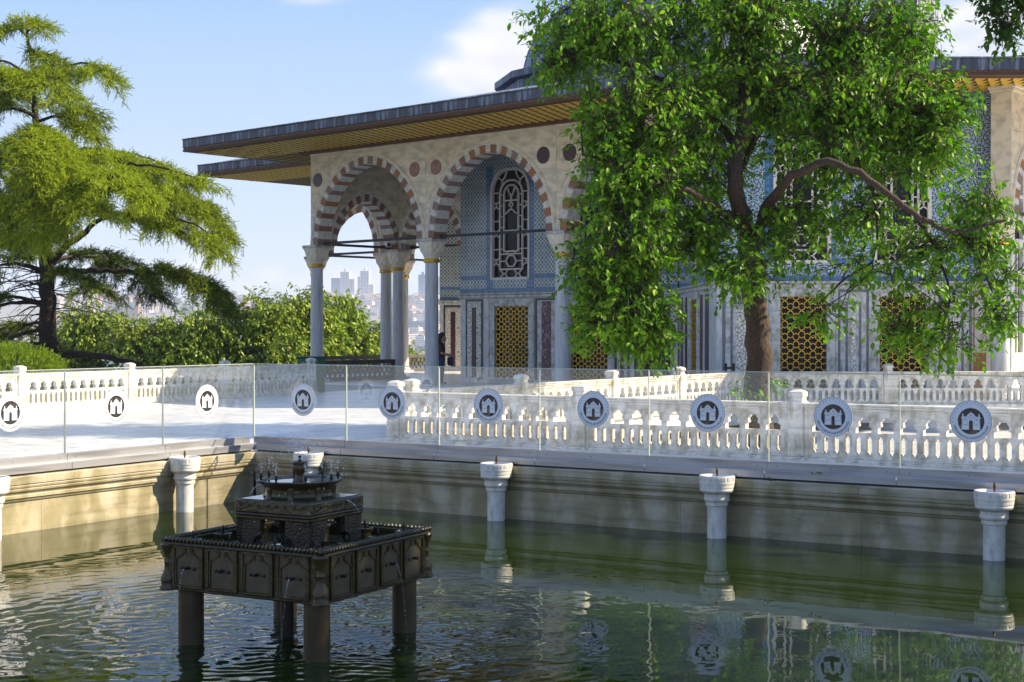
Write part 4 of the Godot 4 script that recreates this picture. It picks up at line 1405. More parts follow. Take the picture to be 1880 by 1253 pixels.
func sticker(parent: Node3D, at: Transform3D, meshes: Dictionary, words: int) -> void:
	var s := put("roundel", meshes.disc, M.sticker_white, parent, at)
	put("roundel_ring", meshes.ring, M.sticker_dark, s)
	put("roundel_field", meshes.field, M.sticker_film, s)
	put("gate_emblem", meshes.gate, M.sticker_white, s)
	put("gate_details", meshes.detail, M.sticker_dark, s)
	put("lettering", meshes.words[words], M.sticker_dark, s)
	put("stars", meshes.stars, M.sticker_dark, s)

func disc(r: float, z0: float, z1: float, rin := 0.0) -> ArrayMesh:
	var b := MB.new()
	b.xf = Transform3D(Basis(Vector3.RIGHT, PI / 2), Vector3.ZERO)
	if rin > 0: b.lathe([Vector2(r, z0), Vector2(r, z1), Vector2(rin, z1)], 48)
	else: b.lathe([Vector2(0, z0), Vector2(r, z0), Vector2(r, z1), Vector2(0, z1)], 48)
	return b.mesh()

func sticker_meshes() -> Dictionary:
	var d := {}
	d.disc = disc(0.213, 0.0, 0.002, 0.133)
	d.ring = disc(0.209, 0.002, 0.0026, 0.2055)
	d.field = disc(0.134, 0.0021, 0.0024)
	var g := MB.new()
	var s := 0.098
	var out := PackedVector2Array()
	for q in [[-1, -0.78], [-0.2, -0.78], [-0.2, 0.0], [-0.15, 0.15], [0, 0.21], [0.15, 0.15], [0.2, 0.0], [0.2, -0.78], [1, -0.78], [0.95, -0.7], [0.92, 0.35], [1.0, 0.4], [1.0, 0.52], [0.9, 0.56], [0.88, 0.8], [0.83, 0.92], [0.78, 0.8], [0.76, 0.6], [0.55, 0.56], [0.45, 0.66], [0.38, 0.64], [0.36, 0.8], [0.28, 0.78], [0.2, 0.92], [0.1, 0.92], [0.0, 1.08], [-0.1, 0.92], [-0.2, 0.92], [-0.28, 0.78], [-0.36, 0.8], [-0.38, 0.64], [-0.45, 0.66], [-0.55, 0.56], [-0.76, 0.6], [-0.78, 0.8], [-0.83, 0.92], [-0.88, 0.8], [-0.9, 0.56], [-1.0, 0.52], [-1.0, 0.4], [-0.92, 0.35], [-0.95, -0.7]]: out.append(Vector2(q[0], q[1]) * s + Vector2(0, -0.01))
	g.prism(out, 0.0026, 0.0036)
	d.gate = g.mesh()
	g = MB.new()
	for x: float in [-1.0, 1.0]:
		for q in [[0.58, 0.22, 0.16, 0.07], [0.58, -0.26, 0.16, 0.07], [0.84, -0.1, 0.025, 0.7], [0.36, -0.1, 0.02, 0.6], [0.30, 0.62, 0.10, 0.05]]: g.box(Vector3(x * q[0] * s, q[1] * s - 0.01, 0.0037), Vector3(q[2] * s, q[3] * s, 0.0008))
		g.box(Vector3(0, (0.415 + 0.085 * x) * s - 0.01, 0.0037), Vector3(1.8 * s, 0.022 * s, 0.0008))
	g.box(Vector3(0, 0.72 * s - 0.01, 0.0037), Vector3(0.16 * s, 0.1 * s, 0.0008))
	d.detail = g.mesh()
	g = MB.new()
	for i in 17:
		var a := deg_to_rad(-4.0 + 188.0 * i / 16.0)
		var p := PackedVector2Array()
		for j in 10: p.append(Vector2(cos(a), sin(a)) * 0.185 + Vector2(sin(TAU * j / 10), cos(TAU * j / 10)) * (0.0062 if j % 2 == 0 else 0.003))
		g.prism(p, 0.002, 0.0028)
	d.stars = g.mesh()
	d.words = [lettering("MİLLİ SARAYLAR BAŞKANLIĞI", 0.174, 0.0205), lettering("DIRECTORATE OF NATIONAL PALACES", 0.174, 0.0178)]
	return d

func glass_fence() -> void:
	var meshes := sticker_meshes()
	var w := 1.452
	var h := 0.985
	var y0 := 0.185
	var names_far := ["glass fence panel of the far run, next to its corner, roundel behind the fountain spray", "glass fence panel second from the corner in the far run", "glass fence panel before the left end post of the long balustrade", "glass fence panel third from the tree trunk on its left", "glass fence panel just left of the tree trunk", "glass fence panel right of the tree trunk", "last glass fence panel but one before the right edge", "glass fence panel cut by the right edge of the picture", "glass fence panel beyond the right edge of the picture"]
	var names_left := ["glass fence panel of the left run, next to the corner", "sunlit glass fence panel with a washed-out roundel, second from the corner on the left", "sunlit glass fence panel with roundel at the left edge of the picture", "glass fence panel beyond the left edge of the picture", "glass fence panel far beyond the left edge of the picture"]
	for side in 2:
		var n := 9 if side == 0 else 6
		var step := 1.452 if side == 0 else 1.58
		var f := POOL * (frame(Vector3(0.0, 0, -0.125), Vector3(1, 0, 0)) if side == 0 else frame(Vector3(-0.125, 0, n * step), Vector3(0, 0, -1)))
		for i in n:
			var idx := i if side == 0 else n - 1 - i
			if side == 1 and idx > 4: continue
			var t := thing("glass_panel", names_far[idx] if side == 0 else names_left[idx], "glass panel", f * shift(i * step, 0, 0), "frameless glass panels round the pool")
			# the panel next to the corner is a little longer
			var u0 := -0.12 if idx == 0 and side == 0 else 0.0
			var u1 := step + 0.12 if idx == 0 and side == 1 else step
			var um := (u0 + u1) * 0.5
			slab("pane", Vector3(um, y0 + h * 0.5, 0), Vector3(u1 - u0 - 0.012, h - 0.006, 0.014), 0, M.glass, t)
			var e := rects([[Vector3(um, y0 + h, 0), Vector3(u1 - u0 - 0.010, 0.010, 0.018), 0.003], [Vector3(u0 + 0.006, y0 + h * 0.5, 0), Vector3(0.0025, h, 0.015)], [Vector3(u1 - 0.006, y0 + h * 0.5, 0), Vector3(0.0025, h, 0.015)]])
			part("polished_edge", e, M.glass_edge, t)
			var c := step * 0.5
			if side == 0: c = 0.735
			sticker(t, shift(c, 0.705, 0.008), meshes, (idx + 1) % 2)
		# the steel channel that holds the glass
		var s := thing("steel_channel", "stepped steel channel under the far glass fence, bluish in shade" if side == 0 else "bright stepped steel channel under the left glass fence", "steel base", f)
		for i in n:
			var l := step
			var o := i * step
			if side == 0 and i == 0:
				o = -0.02
				l = step + 0.02
			var b := MB.new()
			b.box(Vector3(o + l * 0.5, 0.150, 0.035), Vector3(l - 0.004, 0.092, 0.012), 0.002)
			b.box(Vector3(o + l * 0.5, 0.1015, 0.075), Vector3(l - 0.004, 0.008, 0.09), 0.002)
			b.box(Vector3(o + l * 0.5, 0.060, 0.118), Vector3(l - 0.006, 0.078, 0.010), 0.002)
			b.box(Vector3(o + l * 0.5, 0.150, -0.035), Vector3(l - 0.004, 0.092, 0.012), 0.002)
			var p := part("steel_plate", b, M.steel, s)
			var sc := MB.new()
			sc.xf = Transform3D(Basis(Vector3.RIGHT, PI / 2), Vector3.ZERO)
			for u in [0.08, 0.5, 0.92]: sc.lathe([Vector2(0.006, -0.002), Vector2(0.006, 0.001), Vector2(0, 0.002)], 10, Vector3(o + l * u, 0.041, -0.150))
			part("screws", sc, M.black_metal, p)
		if side == 0: slab("steel_corner", Vector3(-0.06, 0.148, 0.0), Vector3(0.075, 0.09, 0.075), 0.004, M.steel, s)
		slab("shadow_gap_bar", Vector3(n * step * 0.5, 0.030, 0.0), Vector3(n * step, 0.05, 0.14), 0, M.black_metal, s)

func rnd(a: float, b: float) -> float:
	return rng.randf_range(a, b)

func rdir() -> Vector3:
	while true:
		var v := Vector3(rnd(-1, 1), rnd(-1, 1), rnd(-1, 1))
		if v.length() < 1 and v.length() > 0.1: return v.normalized()
	return Vector3.UP

func leaf_mesh(bend: float) -> ArrayMesh:   # a leaf 1 long along +z, folded on its midrib and drooping
	var b := MB.new()
	var w := [0.0, 0.20, 0.27, 0.19, 0.0]
	for i in 4:
		var z0 := i / 4.0
		var z1 := (i + 1) / 4.0
		var m0 := Vector3(0, -bend * z0 * z0, z0)
		var m1 := Vector3(0, -bend * z1 * z1, z1)
		for s: float in [-1.0, 1.0]:
			var e0 := m0 + Vector3(s * w[i], w[i] * 0.30, 0)
			var e1 := m1 + Vector3(s * w[i + 1], w[i + 1] * 0.30, 0)
			if s > 0:
				b.tri(m0, m1, e1)
				if i > 0: b.tri(m0, e1, e0)
			else:
				b.tri(m0, e1, m1)
				if i > 0: b.tri(m0, e0, e1)
	return b.mesh()

func along(z: Vector3, up: Vector3, s: float) -> Basis:
	z = z.normalized()
	var x := up.cross(z)
	if x.length() < 0.05: x = Vector3.RIGHT.cross(z)
	x = x.normalized()
	return Basis(x * s, z.cross(x) * s, z * s)

class Crown:
	var xs := []
	var cs := PackedColorArray()
	var twigs := MB.new()
	var limbs := []      # points of the limbs, for branches to spring from

func limb(b: MB, c: Crown, pts: Array, r0: float, r1: float, segs: int, wob := 0.06) -> void:
	# a smooth bent limb through the given points
	var cv := Curve3D.new()
	for i in pts.size():
		var t: Vector3 = (pts[mini(i + 1, pts.size() - 1)] - pts[maxi(i - 1, 0)]) * 0.2
		cv.add_point(pts[i], -t, t)
	var l := cv.get_baked_length()
	var n := maxi(3, int(l / 0.16))
	var p := []
	var r := []
	for i in n + 1:
		var q := cv.sample_baked(l * i / n)
		if i > 0 and i < n: q += rdir() * minf(r0 * 0.30, 0.028)
		p.append(q)
		r.append(lerpf(r0, r1, pow(float(i) / n, 0.8)))
		c.limbs.append(q)
	b.tube(p, r, segs, true, wob)

func fill(c: Crown, centre: Vector3, rad: Vector3, clusters: int, leaves: int, size: float, colors: Array, droop: float, b: MB, branches: int) -> void:
	var near := centre
	# branches from the nearest limb into this part of the crown
	var tips := []
	for i in branches:
		var t := centre + rdir() * rad * rnd(0.3, 0.9)
		var best := 1e9
		for q: Vector3 in c.limbs:
			var d := q.distance_squared_to(t) * rnd(0.8, 1.3)
			if d < best:
				best = d
				near = q
		var mid := near.lerp(t, 0.5) + rdir() * 0.12 * near.distance_to(t) + Vector3(0, 0.08, 0) * near.distance_to(t)
		var l := near.distance_to(t)
		var p := [near, near.lerp(mid, 0.55), mid, mid.lerp(t, 0.5) + rdir() * 0.04, t]
		var r := clampf(l * 0.016, 0.008, 0.035)
		b.tube(p, [r, r * 0.85, r * 0.7, r * 0.5, r * 0.25], 5, false)
		for q in p.slice(1): tips.append(q)
	for i in clusters:
		var u := pow(rng.randf(), 0.38)
		var p := centre + rdir() * rad * u
		if tips.size() and rng.randf() < 0.45: p = p.lerp(tips[rng.randi() % tips.size()], rnd(0.3, 0.95))
		var away := (p - centre) / rad
		var d := (away * 0.6 + rdir() * 0.7 + Vector3(0, -droop, 0)).normalized()
		var l := size * rnd(2.2, 4.0)
		c.twigs.tube([p - d * l * 0.5, p + d * l], [size * 0.05, size * 0.02], 3, false)
		if tips.size() and i % 2 == 0:
			var q: Vector3 = p
			var bd := 1e9
			for s: Vector3 in tips:
				if s.distance_squared_to(p) < bd:
					bd = s.distance_squared_to(p)
					q = s
			if bd < 0.8: c.twigs.tube([q, q.lerp(p, 0.5) + rdir() * 0.05, p - d * l * 0.5], [size * 0.09, size * 0.07, size * 0.05], 3, false)
		var tone := rng.randf()
		var side := d.cross(rdir()).normalized()
		for k in leaves:
			var s := side * (1.0 if k % 2 else -1.0) + d * 0.9 + rdir() * 0.45 + Vector3(0, -droop * 0.8, 0)
			var up := (Vector3.UP + rdir() * 0.75).normalized()
			var o := p + d * l * (float(k) / leaves) + rdir() * size * 0.25
			c.xs.append(Transform3D(along(s, up, size * rnd(0.5, 1.25)), o))
			var m := clampf(tone * 0.6 + rng.randf() * 0.4, 0, 1)
			c.cs.append((colors[0] as Color).lerp(colors[1], m) if rng.randf() > 0.06 else colors[2])

func finish(t: Node3D, c: Crown, wood: MB, wood_mat: Material, leaf: Mesh, leaf_mat: Material) -> void:
	part("trunk", wood, wood_mat, t)
	var w := part("twigs", c.twigs, wood_mat, t)
	w.set_meta("kind", "stuff")
	many("crown", leaf, c.xs, leaf_mat, t, c.cs)

func main_tree() -> void:
	var t := thing("broadleaf_tree", "large green broadleaf tree with a dark leaning trunk, standing in front of the tiled wall", "tree")
	var b := MB.new()
	var c := Crown.new()
	var g := [Color(0.055, 0.145, 0.007), Color(0.20, 0.36, 0.014), Color(0.36, 0.48, 0.03)]
	limb(b, c, [Vector3(4.07, -0.51, -24.50), Vector3(4.06, -0.11, -24.50), Vector3(4.04, 0.78, -24.50), Vector3(4.05, 1.32, -24.50), Vector3(4.00, 2.03, -24.50), Vector3(3.93, 2.57, -24.50), Vector3(3.86, 3.02, -24.50)], 0.27, 0.165, 20, 0.05)
	c.limbs.clear()
	limb(b, c, [Vector3(3.88, 2.83, -24.40), Vector3(3.71, 3.42, -23.90), Vector3(3.54, 4.01, -23.70), Vector3(3.72, 4.94, -24.20), Vector3(3.87, 6.18, -24.70), Vector3(4.00, 7.49, -24.90), Vector3(3.92, 8.97, -25.00)], 0.16, 0.04, 12)
	limb(b, c, [Vector3(3.85, 2.87, -24.30), Vector3(3.99, 3.41, -23.80), Vector3(4.16, 3.83, -23.20), Vector3(4.49, 4.09, -22.80), Vector3(4.86, 4.15, -22.60), Vector3(5.39, 3.86, -22.40), Vector3(6.02, 3.34, -22.30), Vector3(6.67, 3.10, -22.30), Vector3(7.36, 3.26, -22.30)], 0.10, 0.025, 10)
	limb(b, c, [Vector3(3.73, 3.25, -24.00), Vector3(3.07, 3.62, -23.40), Vector3(2.37, 3.92, -23.20), Vector3(1.64, 4.26, -23.60), Vector3(1.11, 4.38, -23.50)], 0.085, 0.02, 8)
	limb(b, c, [Vector3(3.77, 3.46, -24.40), Vector3(3.15, 3.21, -24.00), Vector3(2.54, 2.79, -23.60), Vector3(2.04, 2.27, -23.30), Vector3(1.85, 1.68, -23.10)], 0.07, 0.02, 8)
	limb(b, c, [Vector3(3.70, 4.19, -24.60), Vector3(4.38, 5.28, -25.00), Vector3(5.37, 6.08, -25.40), Vector3(6.54, 6.49, -25.60)], 0.09, 0.02, 8)
	limb(b, c, [Vector3(3.73, 4.64, -24.60), Vector3(2.95, 5.38, -24.50), Vector3(1.87, 5.95, -24.40), Vector3(0.71, 6.05, -24.20)], 0.08, 0.015, 8)
	limb(b, c, [Vector3(6.26, 3.41, -23.20), Vector3(6.53, 2.76, -22.90), Vector3(6.64, 2.01, -22.70), Vector3(6.26, 1.35, -22.60)], 0.035, 0.01, 6)
	limb(b, c, [Vector3(6.85, 3.14, -22.90), Vector3(7.09, 2.66, -22.60), Vector3(7.30, 2.00, -22.50)], 0.03, 0.01, 6)
	limb(b, c, [Vector3(5.68, 3.98, -23.60), Vector3(5.73, 3.21, -23.40), Vector3(5.61, 2.53, -23.30)], 0.035, 0.01, 6)
	limb(b, c, [Vector3(4.38, 5.28, -25.00), Vector3(5.02, 5.00, -24.60), Vector3(6.05, 5.10, -24.40), Vector3(7.24, 5.21, -24.20)], 0.05, 0.012, 6)
	var p := 24.3 / 2742.0
	for q in [
		[Vector3(1.68, 6.64, -24.30), 170, 80, 150, 420], [Vector3(0.79, 6.00, -24.20), 62, 40, 70, 80], [Vector3(3.83, 6.97, -25.00), 200, 110, 190, 620], [Vector3(5.84, 6.78, -25.00), 150, 100, 170, 460], [Vector3(6.89, 6.55, -25.20), 60, 70, 80, 90],
		[Vector3(2.18, 5.25, -23.90), 125, 95, 150, 360], [Vector3(1.48, 4.80, -23.80), 55, 70, 90, 120], [Vector3(4.00, 5.58, -24.90), 175, 100, 170, 430], [Vector3(5.70, 5.46, -24.40), 165, 85, 160, 480], [Vector3(6.88, 5.30, -24.20), 85, 50, 80, 130],
		[Vector3(1.98, 3.87, -23.60), 110, 90, 130, 350], [Vector3(1.79, 2.91, -23.40), 105, 80, 120, 300], [Vector3(1.23, 2.53, -23.30), 50, 45, 60, 80], [Vector3(1.78, 2.01, -23.20), 92, 65, 100, 250], [Vector3(2.15, 1.59, -23.10), 45, 55, 50, 110], [Vector3(1.39, 1.76, -23.10), 45, 40, 50, 80],
		[Vector3(3.14, 4.37, -24.60), 95, 95, 130, 170], [Vector3(2.85, 3.32, -23.70), 60, 55, 90, 80], [Vector3(3.61, 2.48, -23.30), 75, 40, 60, 95], [Vector3(3.14, 3.14, -23.60), 50, 60, 60, 60], [Vector3(4.30, 3.10, -23.60), 65, 55, 70, 60], [Vector3(4.77, 3.50, -23.80), 95, 60, 100, 95],
		[Vector3(6.20, 4.34, -24.30), 130, 70, 120, 170], [Vector3(6.65, 4.65, -24.00), 90, 60, 100, 130], [Vector3(4.90, 4.56, -24.00), 110, 60, 120, 150], [Vector3(5.51, 3.40, -23.60), 100, 55, 90, 70], [Vector3(5.27, 2.53, -23.30), 75, 40, 70, 26], [Vector3(4.84, 1.85, -23.30), 45, 22, 40, 28],
		[Vector3(6.68, 3.01, -22.90), 95, 55, 70, 75], [Vector3(6.29, 2.17, -22.70), 75, 60, 60, 48], [Vector3(6.51, 1.51, -22.60), 70, 36, 50, 52], [Vector3(5.93, 2.68, -22.90), 60, 50, 60, 40], [Vector3(7.34, 2.66, -22.60), 60, 70, 60, 60], [Vector3(7.39, 1.84, -22.50), 55, 45, 50, 45], [Vector3(7.23, 3.59, -22.80), 70, 40, 60, 65], [Vector3(5.80, 1.76, -22.70), 40, 35, 40, 38], [Vector3(4.13, 0.75, -24.20), 18, 16, 18, 6], [Vector3(3.78, 0.66, -24.20), 8, 38, 10, 9],
	]: fill(c, q[0], Vector3(q[1], q[2], q[3]) * p, int(q[4] * 1.2), 8, 0.114, g, 0.35, b, (3 + q[4] / 45) if q[4] > 20 else 0)
	finish(t, c, b, M.bark, leaf_mesh(0.22), M.leaf)

func other_trees() -> void:
	# the tree on the right whose branch hangs into the corner and whose crown shades the pool
	var t := thing("overhanging_tree", "tree beyond the right edge whose leafy branch hangs into the top right corner", "tree")
	var b := MB.new()
	var c := Crown.new()
	limb(b, c, [Vector3(8.8, 0, -11.5), Vector3(8.9, 2, -11.4), Vector3(8.7, 4.2, -11.6), Vector3(9.0, 7, -11.4)], 0.3, 0.12, 12)
	limb(b, c, [Vector3(8.7, 4.2, -11.6), Vector3(7.6, 5.4, -13.5), Vector3(6.17, 5.74, -18.00), Vector3(6.04, 5.45, -18.50)], 0.12, 0.015, 8)
	limb(b, c, [Vector3(8.7, 4.4, -11.6), Vector3(7.6, 5.4, -9.5), Vector3(6.6, 6.0, -7.5)], 0.12, 0.02, 8)
	limb(b, c, [Vector3(8.9, 5, -11.6), Vector3(10.6, 6.4, -12.0), Vector3(12, 7.4, -10.5)], 0.12, 0.02, 8)
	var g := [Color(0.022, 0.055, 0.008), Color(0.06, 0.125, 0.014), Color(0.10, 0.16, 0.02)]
	var p := 18.3 / 2742.0
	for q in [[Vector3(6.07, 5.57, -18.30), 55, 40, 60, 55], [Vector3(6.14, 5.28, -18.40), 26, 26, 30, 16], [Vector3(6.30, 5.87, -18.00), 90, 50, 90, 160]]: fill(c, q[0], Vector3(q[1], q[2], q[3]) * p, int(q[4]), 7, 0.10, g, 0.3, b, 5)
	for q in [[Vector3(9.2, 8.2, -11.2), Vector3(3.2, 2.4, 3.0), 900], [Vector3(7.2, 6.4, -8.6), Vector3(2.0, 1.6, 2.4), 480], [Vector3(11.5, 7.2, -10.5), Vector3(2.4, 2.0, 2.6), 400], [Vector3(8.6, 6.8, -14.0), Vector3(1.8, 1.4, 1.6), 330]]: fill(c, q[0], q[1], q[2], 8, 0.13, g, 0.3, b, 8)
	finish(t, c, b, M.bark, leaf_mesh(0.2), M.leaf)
	# the row of trees on the slope beyond the terrace
	var lm := leaf_mesh(0.35)
	var list := [
		["low bushy tree between the cedar trunk and the far city", Vector3(-19.83, 0.70, -70.60), [[Vector3(-19.95, 1.73, -70.60), 75, 40, 70, 200], [Vector3(-20.74, 0.45, -70.20), 80, 45, 70, 230]]],
		["bushy tree behind the sunlit balustrade, right of the cedar trunk", Vector3(-17.15, -0.32, -70.20), [[Vector3(-17.36, 1.09, -70.20), 85, 45, 80, 300], [Vector3(-16.29, 0.20, -69.80), 80, 40, 70, 200]]],
		["bushy green tree under the tips of the lowest cedar bough", Vector3(-14.51, -0.56, -69.80), [[Vector3(-14.46, 1.47, -69.80), 75, 48, 75, 330], [Vector3(-14.81, 0.33, -69.40), 85, 35, 70, 220]]],
		["tall rounded tree left of the kiosk, its top clear against the sky", Vector3(-11.78, -0.58, -70.20), [[Vector3(-11.60, 2.29, -70.20), 58, 40, 60, 260], [Vector3(-11.96, 0.71, -69.80), 88, 50, 80, 380]]],
		["tall rounded tree directly left of the corner column of the kiosk", Vector3(-9.93, -0.65, -72.60), [[Vector3(-9.93, 2.39, -72.80), 58, 40, 60, 260], [Vector3(-9.98, 0.81, -72.40), 70, 55, 75, 340]]],
		["tree seen through the first arch, right of the corner column", Vector3(-8.75, -0.89, -80.00), [[Vector3(-9.10, 2.18, -80.00), 42, 45, 60, 230], [Vector3(-8.61, 0.72, -80.00), 60, 40, 60, 260]]],
		["lower tree seen through the first arch before the grey columns", Vector3(-7.33, -0.95, -82.00), [[Vector3(-7.60, 0.90, -82.00), 32, 38, 50, 150], [Vector3(-6.13, 0.06, -84.00), 25, 25, 40, 70]]],
	]
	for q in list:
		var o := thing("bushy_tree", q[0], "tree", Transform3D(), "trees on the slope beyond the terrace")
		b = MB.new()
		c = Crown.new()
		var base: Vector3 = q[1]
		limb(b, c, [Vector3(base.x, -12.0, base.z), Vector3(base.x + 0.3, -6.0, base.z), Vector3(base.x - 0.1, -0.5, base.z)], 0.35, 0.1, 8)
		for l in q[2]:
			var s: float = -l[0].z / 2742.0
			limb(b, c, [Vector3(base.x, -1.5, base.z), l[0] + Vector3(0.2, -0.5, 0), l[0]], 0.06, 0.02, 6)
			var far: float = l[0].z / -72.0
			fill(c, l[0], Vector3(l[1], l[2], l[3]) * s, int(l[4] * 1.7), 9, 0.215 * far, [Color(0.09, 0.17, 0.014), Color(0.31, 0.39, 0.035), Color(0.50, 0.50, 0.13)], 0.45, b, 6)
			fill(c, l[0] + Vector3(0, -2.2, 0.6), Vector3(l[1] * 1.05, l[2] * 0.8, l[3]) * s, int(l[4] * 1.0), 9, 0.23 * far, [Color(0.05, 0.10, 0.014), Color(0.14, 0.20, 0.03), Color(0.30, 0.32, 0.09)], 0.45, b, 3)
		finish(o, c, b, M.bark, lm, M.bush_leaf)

func sprig_mesh() -> ArrayMesh:   # a drooping cedar shoot, 1 long along +z, whorled with short needles
	var b := MB.new()
	var r := RandomNumberGenerator.new()
	r.seed = 4
	for i in 15:
		var z := i / 15.0
		for k in 2:
			var a := r.randf() * TAU
			var o := Vector3(cos(a), sin(a), 0)
			var m := Vector3(0, -0.25 * z * z, z)
			var tip := m + o * r.randf_range(0.13, 0.22) * (1.15 - z * 0.7) + Vector3(0, 0, 0.20)
			var s := Vector3(-o.y, o.x, 0) * 0.022
			b.tri(m - s, m + s, tip)
	b.tri(Vector3(-0.02, 0, 0), Vector3(0.02, 0, 0), Vector3(0, -0.25, 1.0))
	return b.mesh()

func bough(b: MB, c: Crown, pts: Array, r0: float, width: float, start: float, dens: float, tone: float, droop := 1.0) -> void:
	var cv := Curve3D.new()
	for i in pts.size():
		var t: Vector3 = (pts[mini(i + 1, pts.size() - 1)] - pts[maxi(i - 1, 0)]) * 0.22
		cv.add_point(pts[i], -t, t)
	var l := cv.get_baked_length()
	var n := int(l / 0.2) + 3
	var p := []
	var r := []
	for i in n + 1:
		p.append(cv.sample_baked(l * i / n) + (rdir() * r0 * 0.3 if i > 0 else Vector3.ZERO))
		r.append(lerpf(r0, 0.012, pow(float(i) / n, 0.7)))
	b.tube(p, r, 7, false, 0.08)
	# flat sprays on both sides, each hung with shoots
	var m := int(l * dens * 1.35)
	var lift := 0.0
	var gap := false
	for i in m:
		if i % 7 == 0:
			lift = rnd(-0.32, 0.30) * minf(1.0, width)
			gap = rng.randf() < 0.24
		var t := lerpf(start, 1.0, (i + rng.randf()) / m)
		if gap and t < 0.85: continue
		var o := cv.sample_baked(l * t) + Vector3(0, lift * (1.0 - t * 0.5), 0)
		var d := (cv.sample_baked(minf(l * t + 0.1, l)) - cv.sample_baked(maxf(l * t - 0.1, 0))).normalized()
		var s := d.cross(Vector3.UP).normalized() * (1.0 if i % 2 else -1.0)
		var sl := width * (0.35 + 0.65 * sin(PI * clampf((t - start) / (1.0 - start), 0.05, 0.92))) * rnd(0.35, 1.2)
		var dir := (s + d * rnd(0.2, 1.1) + Vector3(0, rnd(-0.12, 0.16), 0)).normalized()
		o += rdir() * 0.05
		var q := []
		var k := maxi(3, int(sl / 0.085))
		for j in k + 1:
			var u := float(j) / k
			q.append(o + dir * sl * u + Vector3(0, -droop * 0.34 * sl * u * u, 0) + rdir() * 0.015)
		c.twigs.tube([q[0], q[k / 2], q[k]], [0.011, 0.008, 0.004], 3, false)
		for j in k + 1:
			var u := float(j) / k
			for e in 5:
				var dd: Vector3 = (dir * rnd(0.3, 1.0) + rdir() * 0.8 + Vector3(0, 0.25 - 1.1 * droop * u * u * rng.randf(), 0)).normalized()
				c.xs.append(Transform3D(along(dd, Vector3.UP, rnd(0.13, 0.25)), q[j] + rdir() * Vector3(0.08, 0.035, 0.08)))
				var f := clampf(tone + rnd(-0.35, 0.35), 0, 1)
				c.cs.append(Color(0.045, 0.085, 0.010).lerp(Color(0.36, 0.43, 0.016), f))

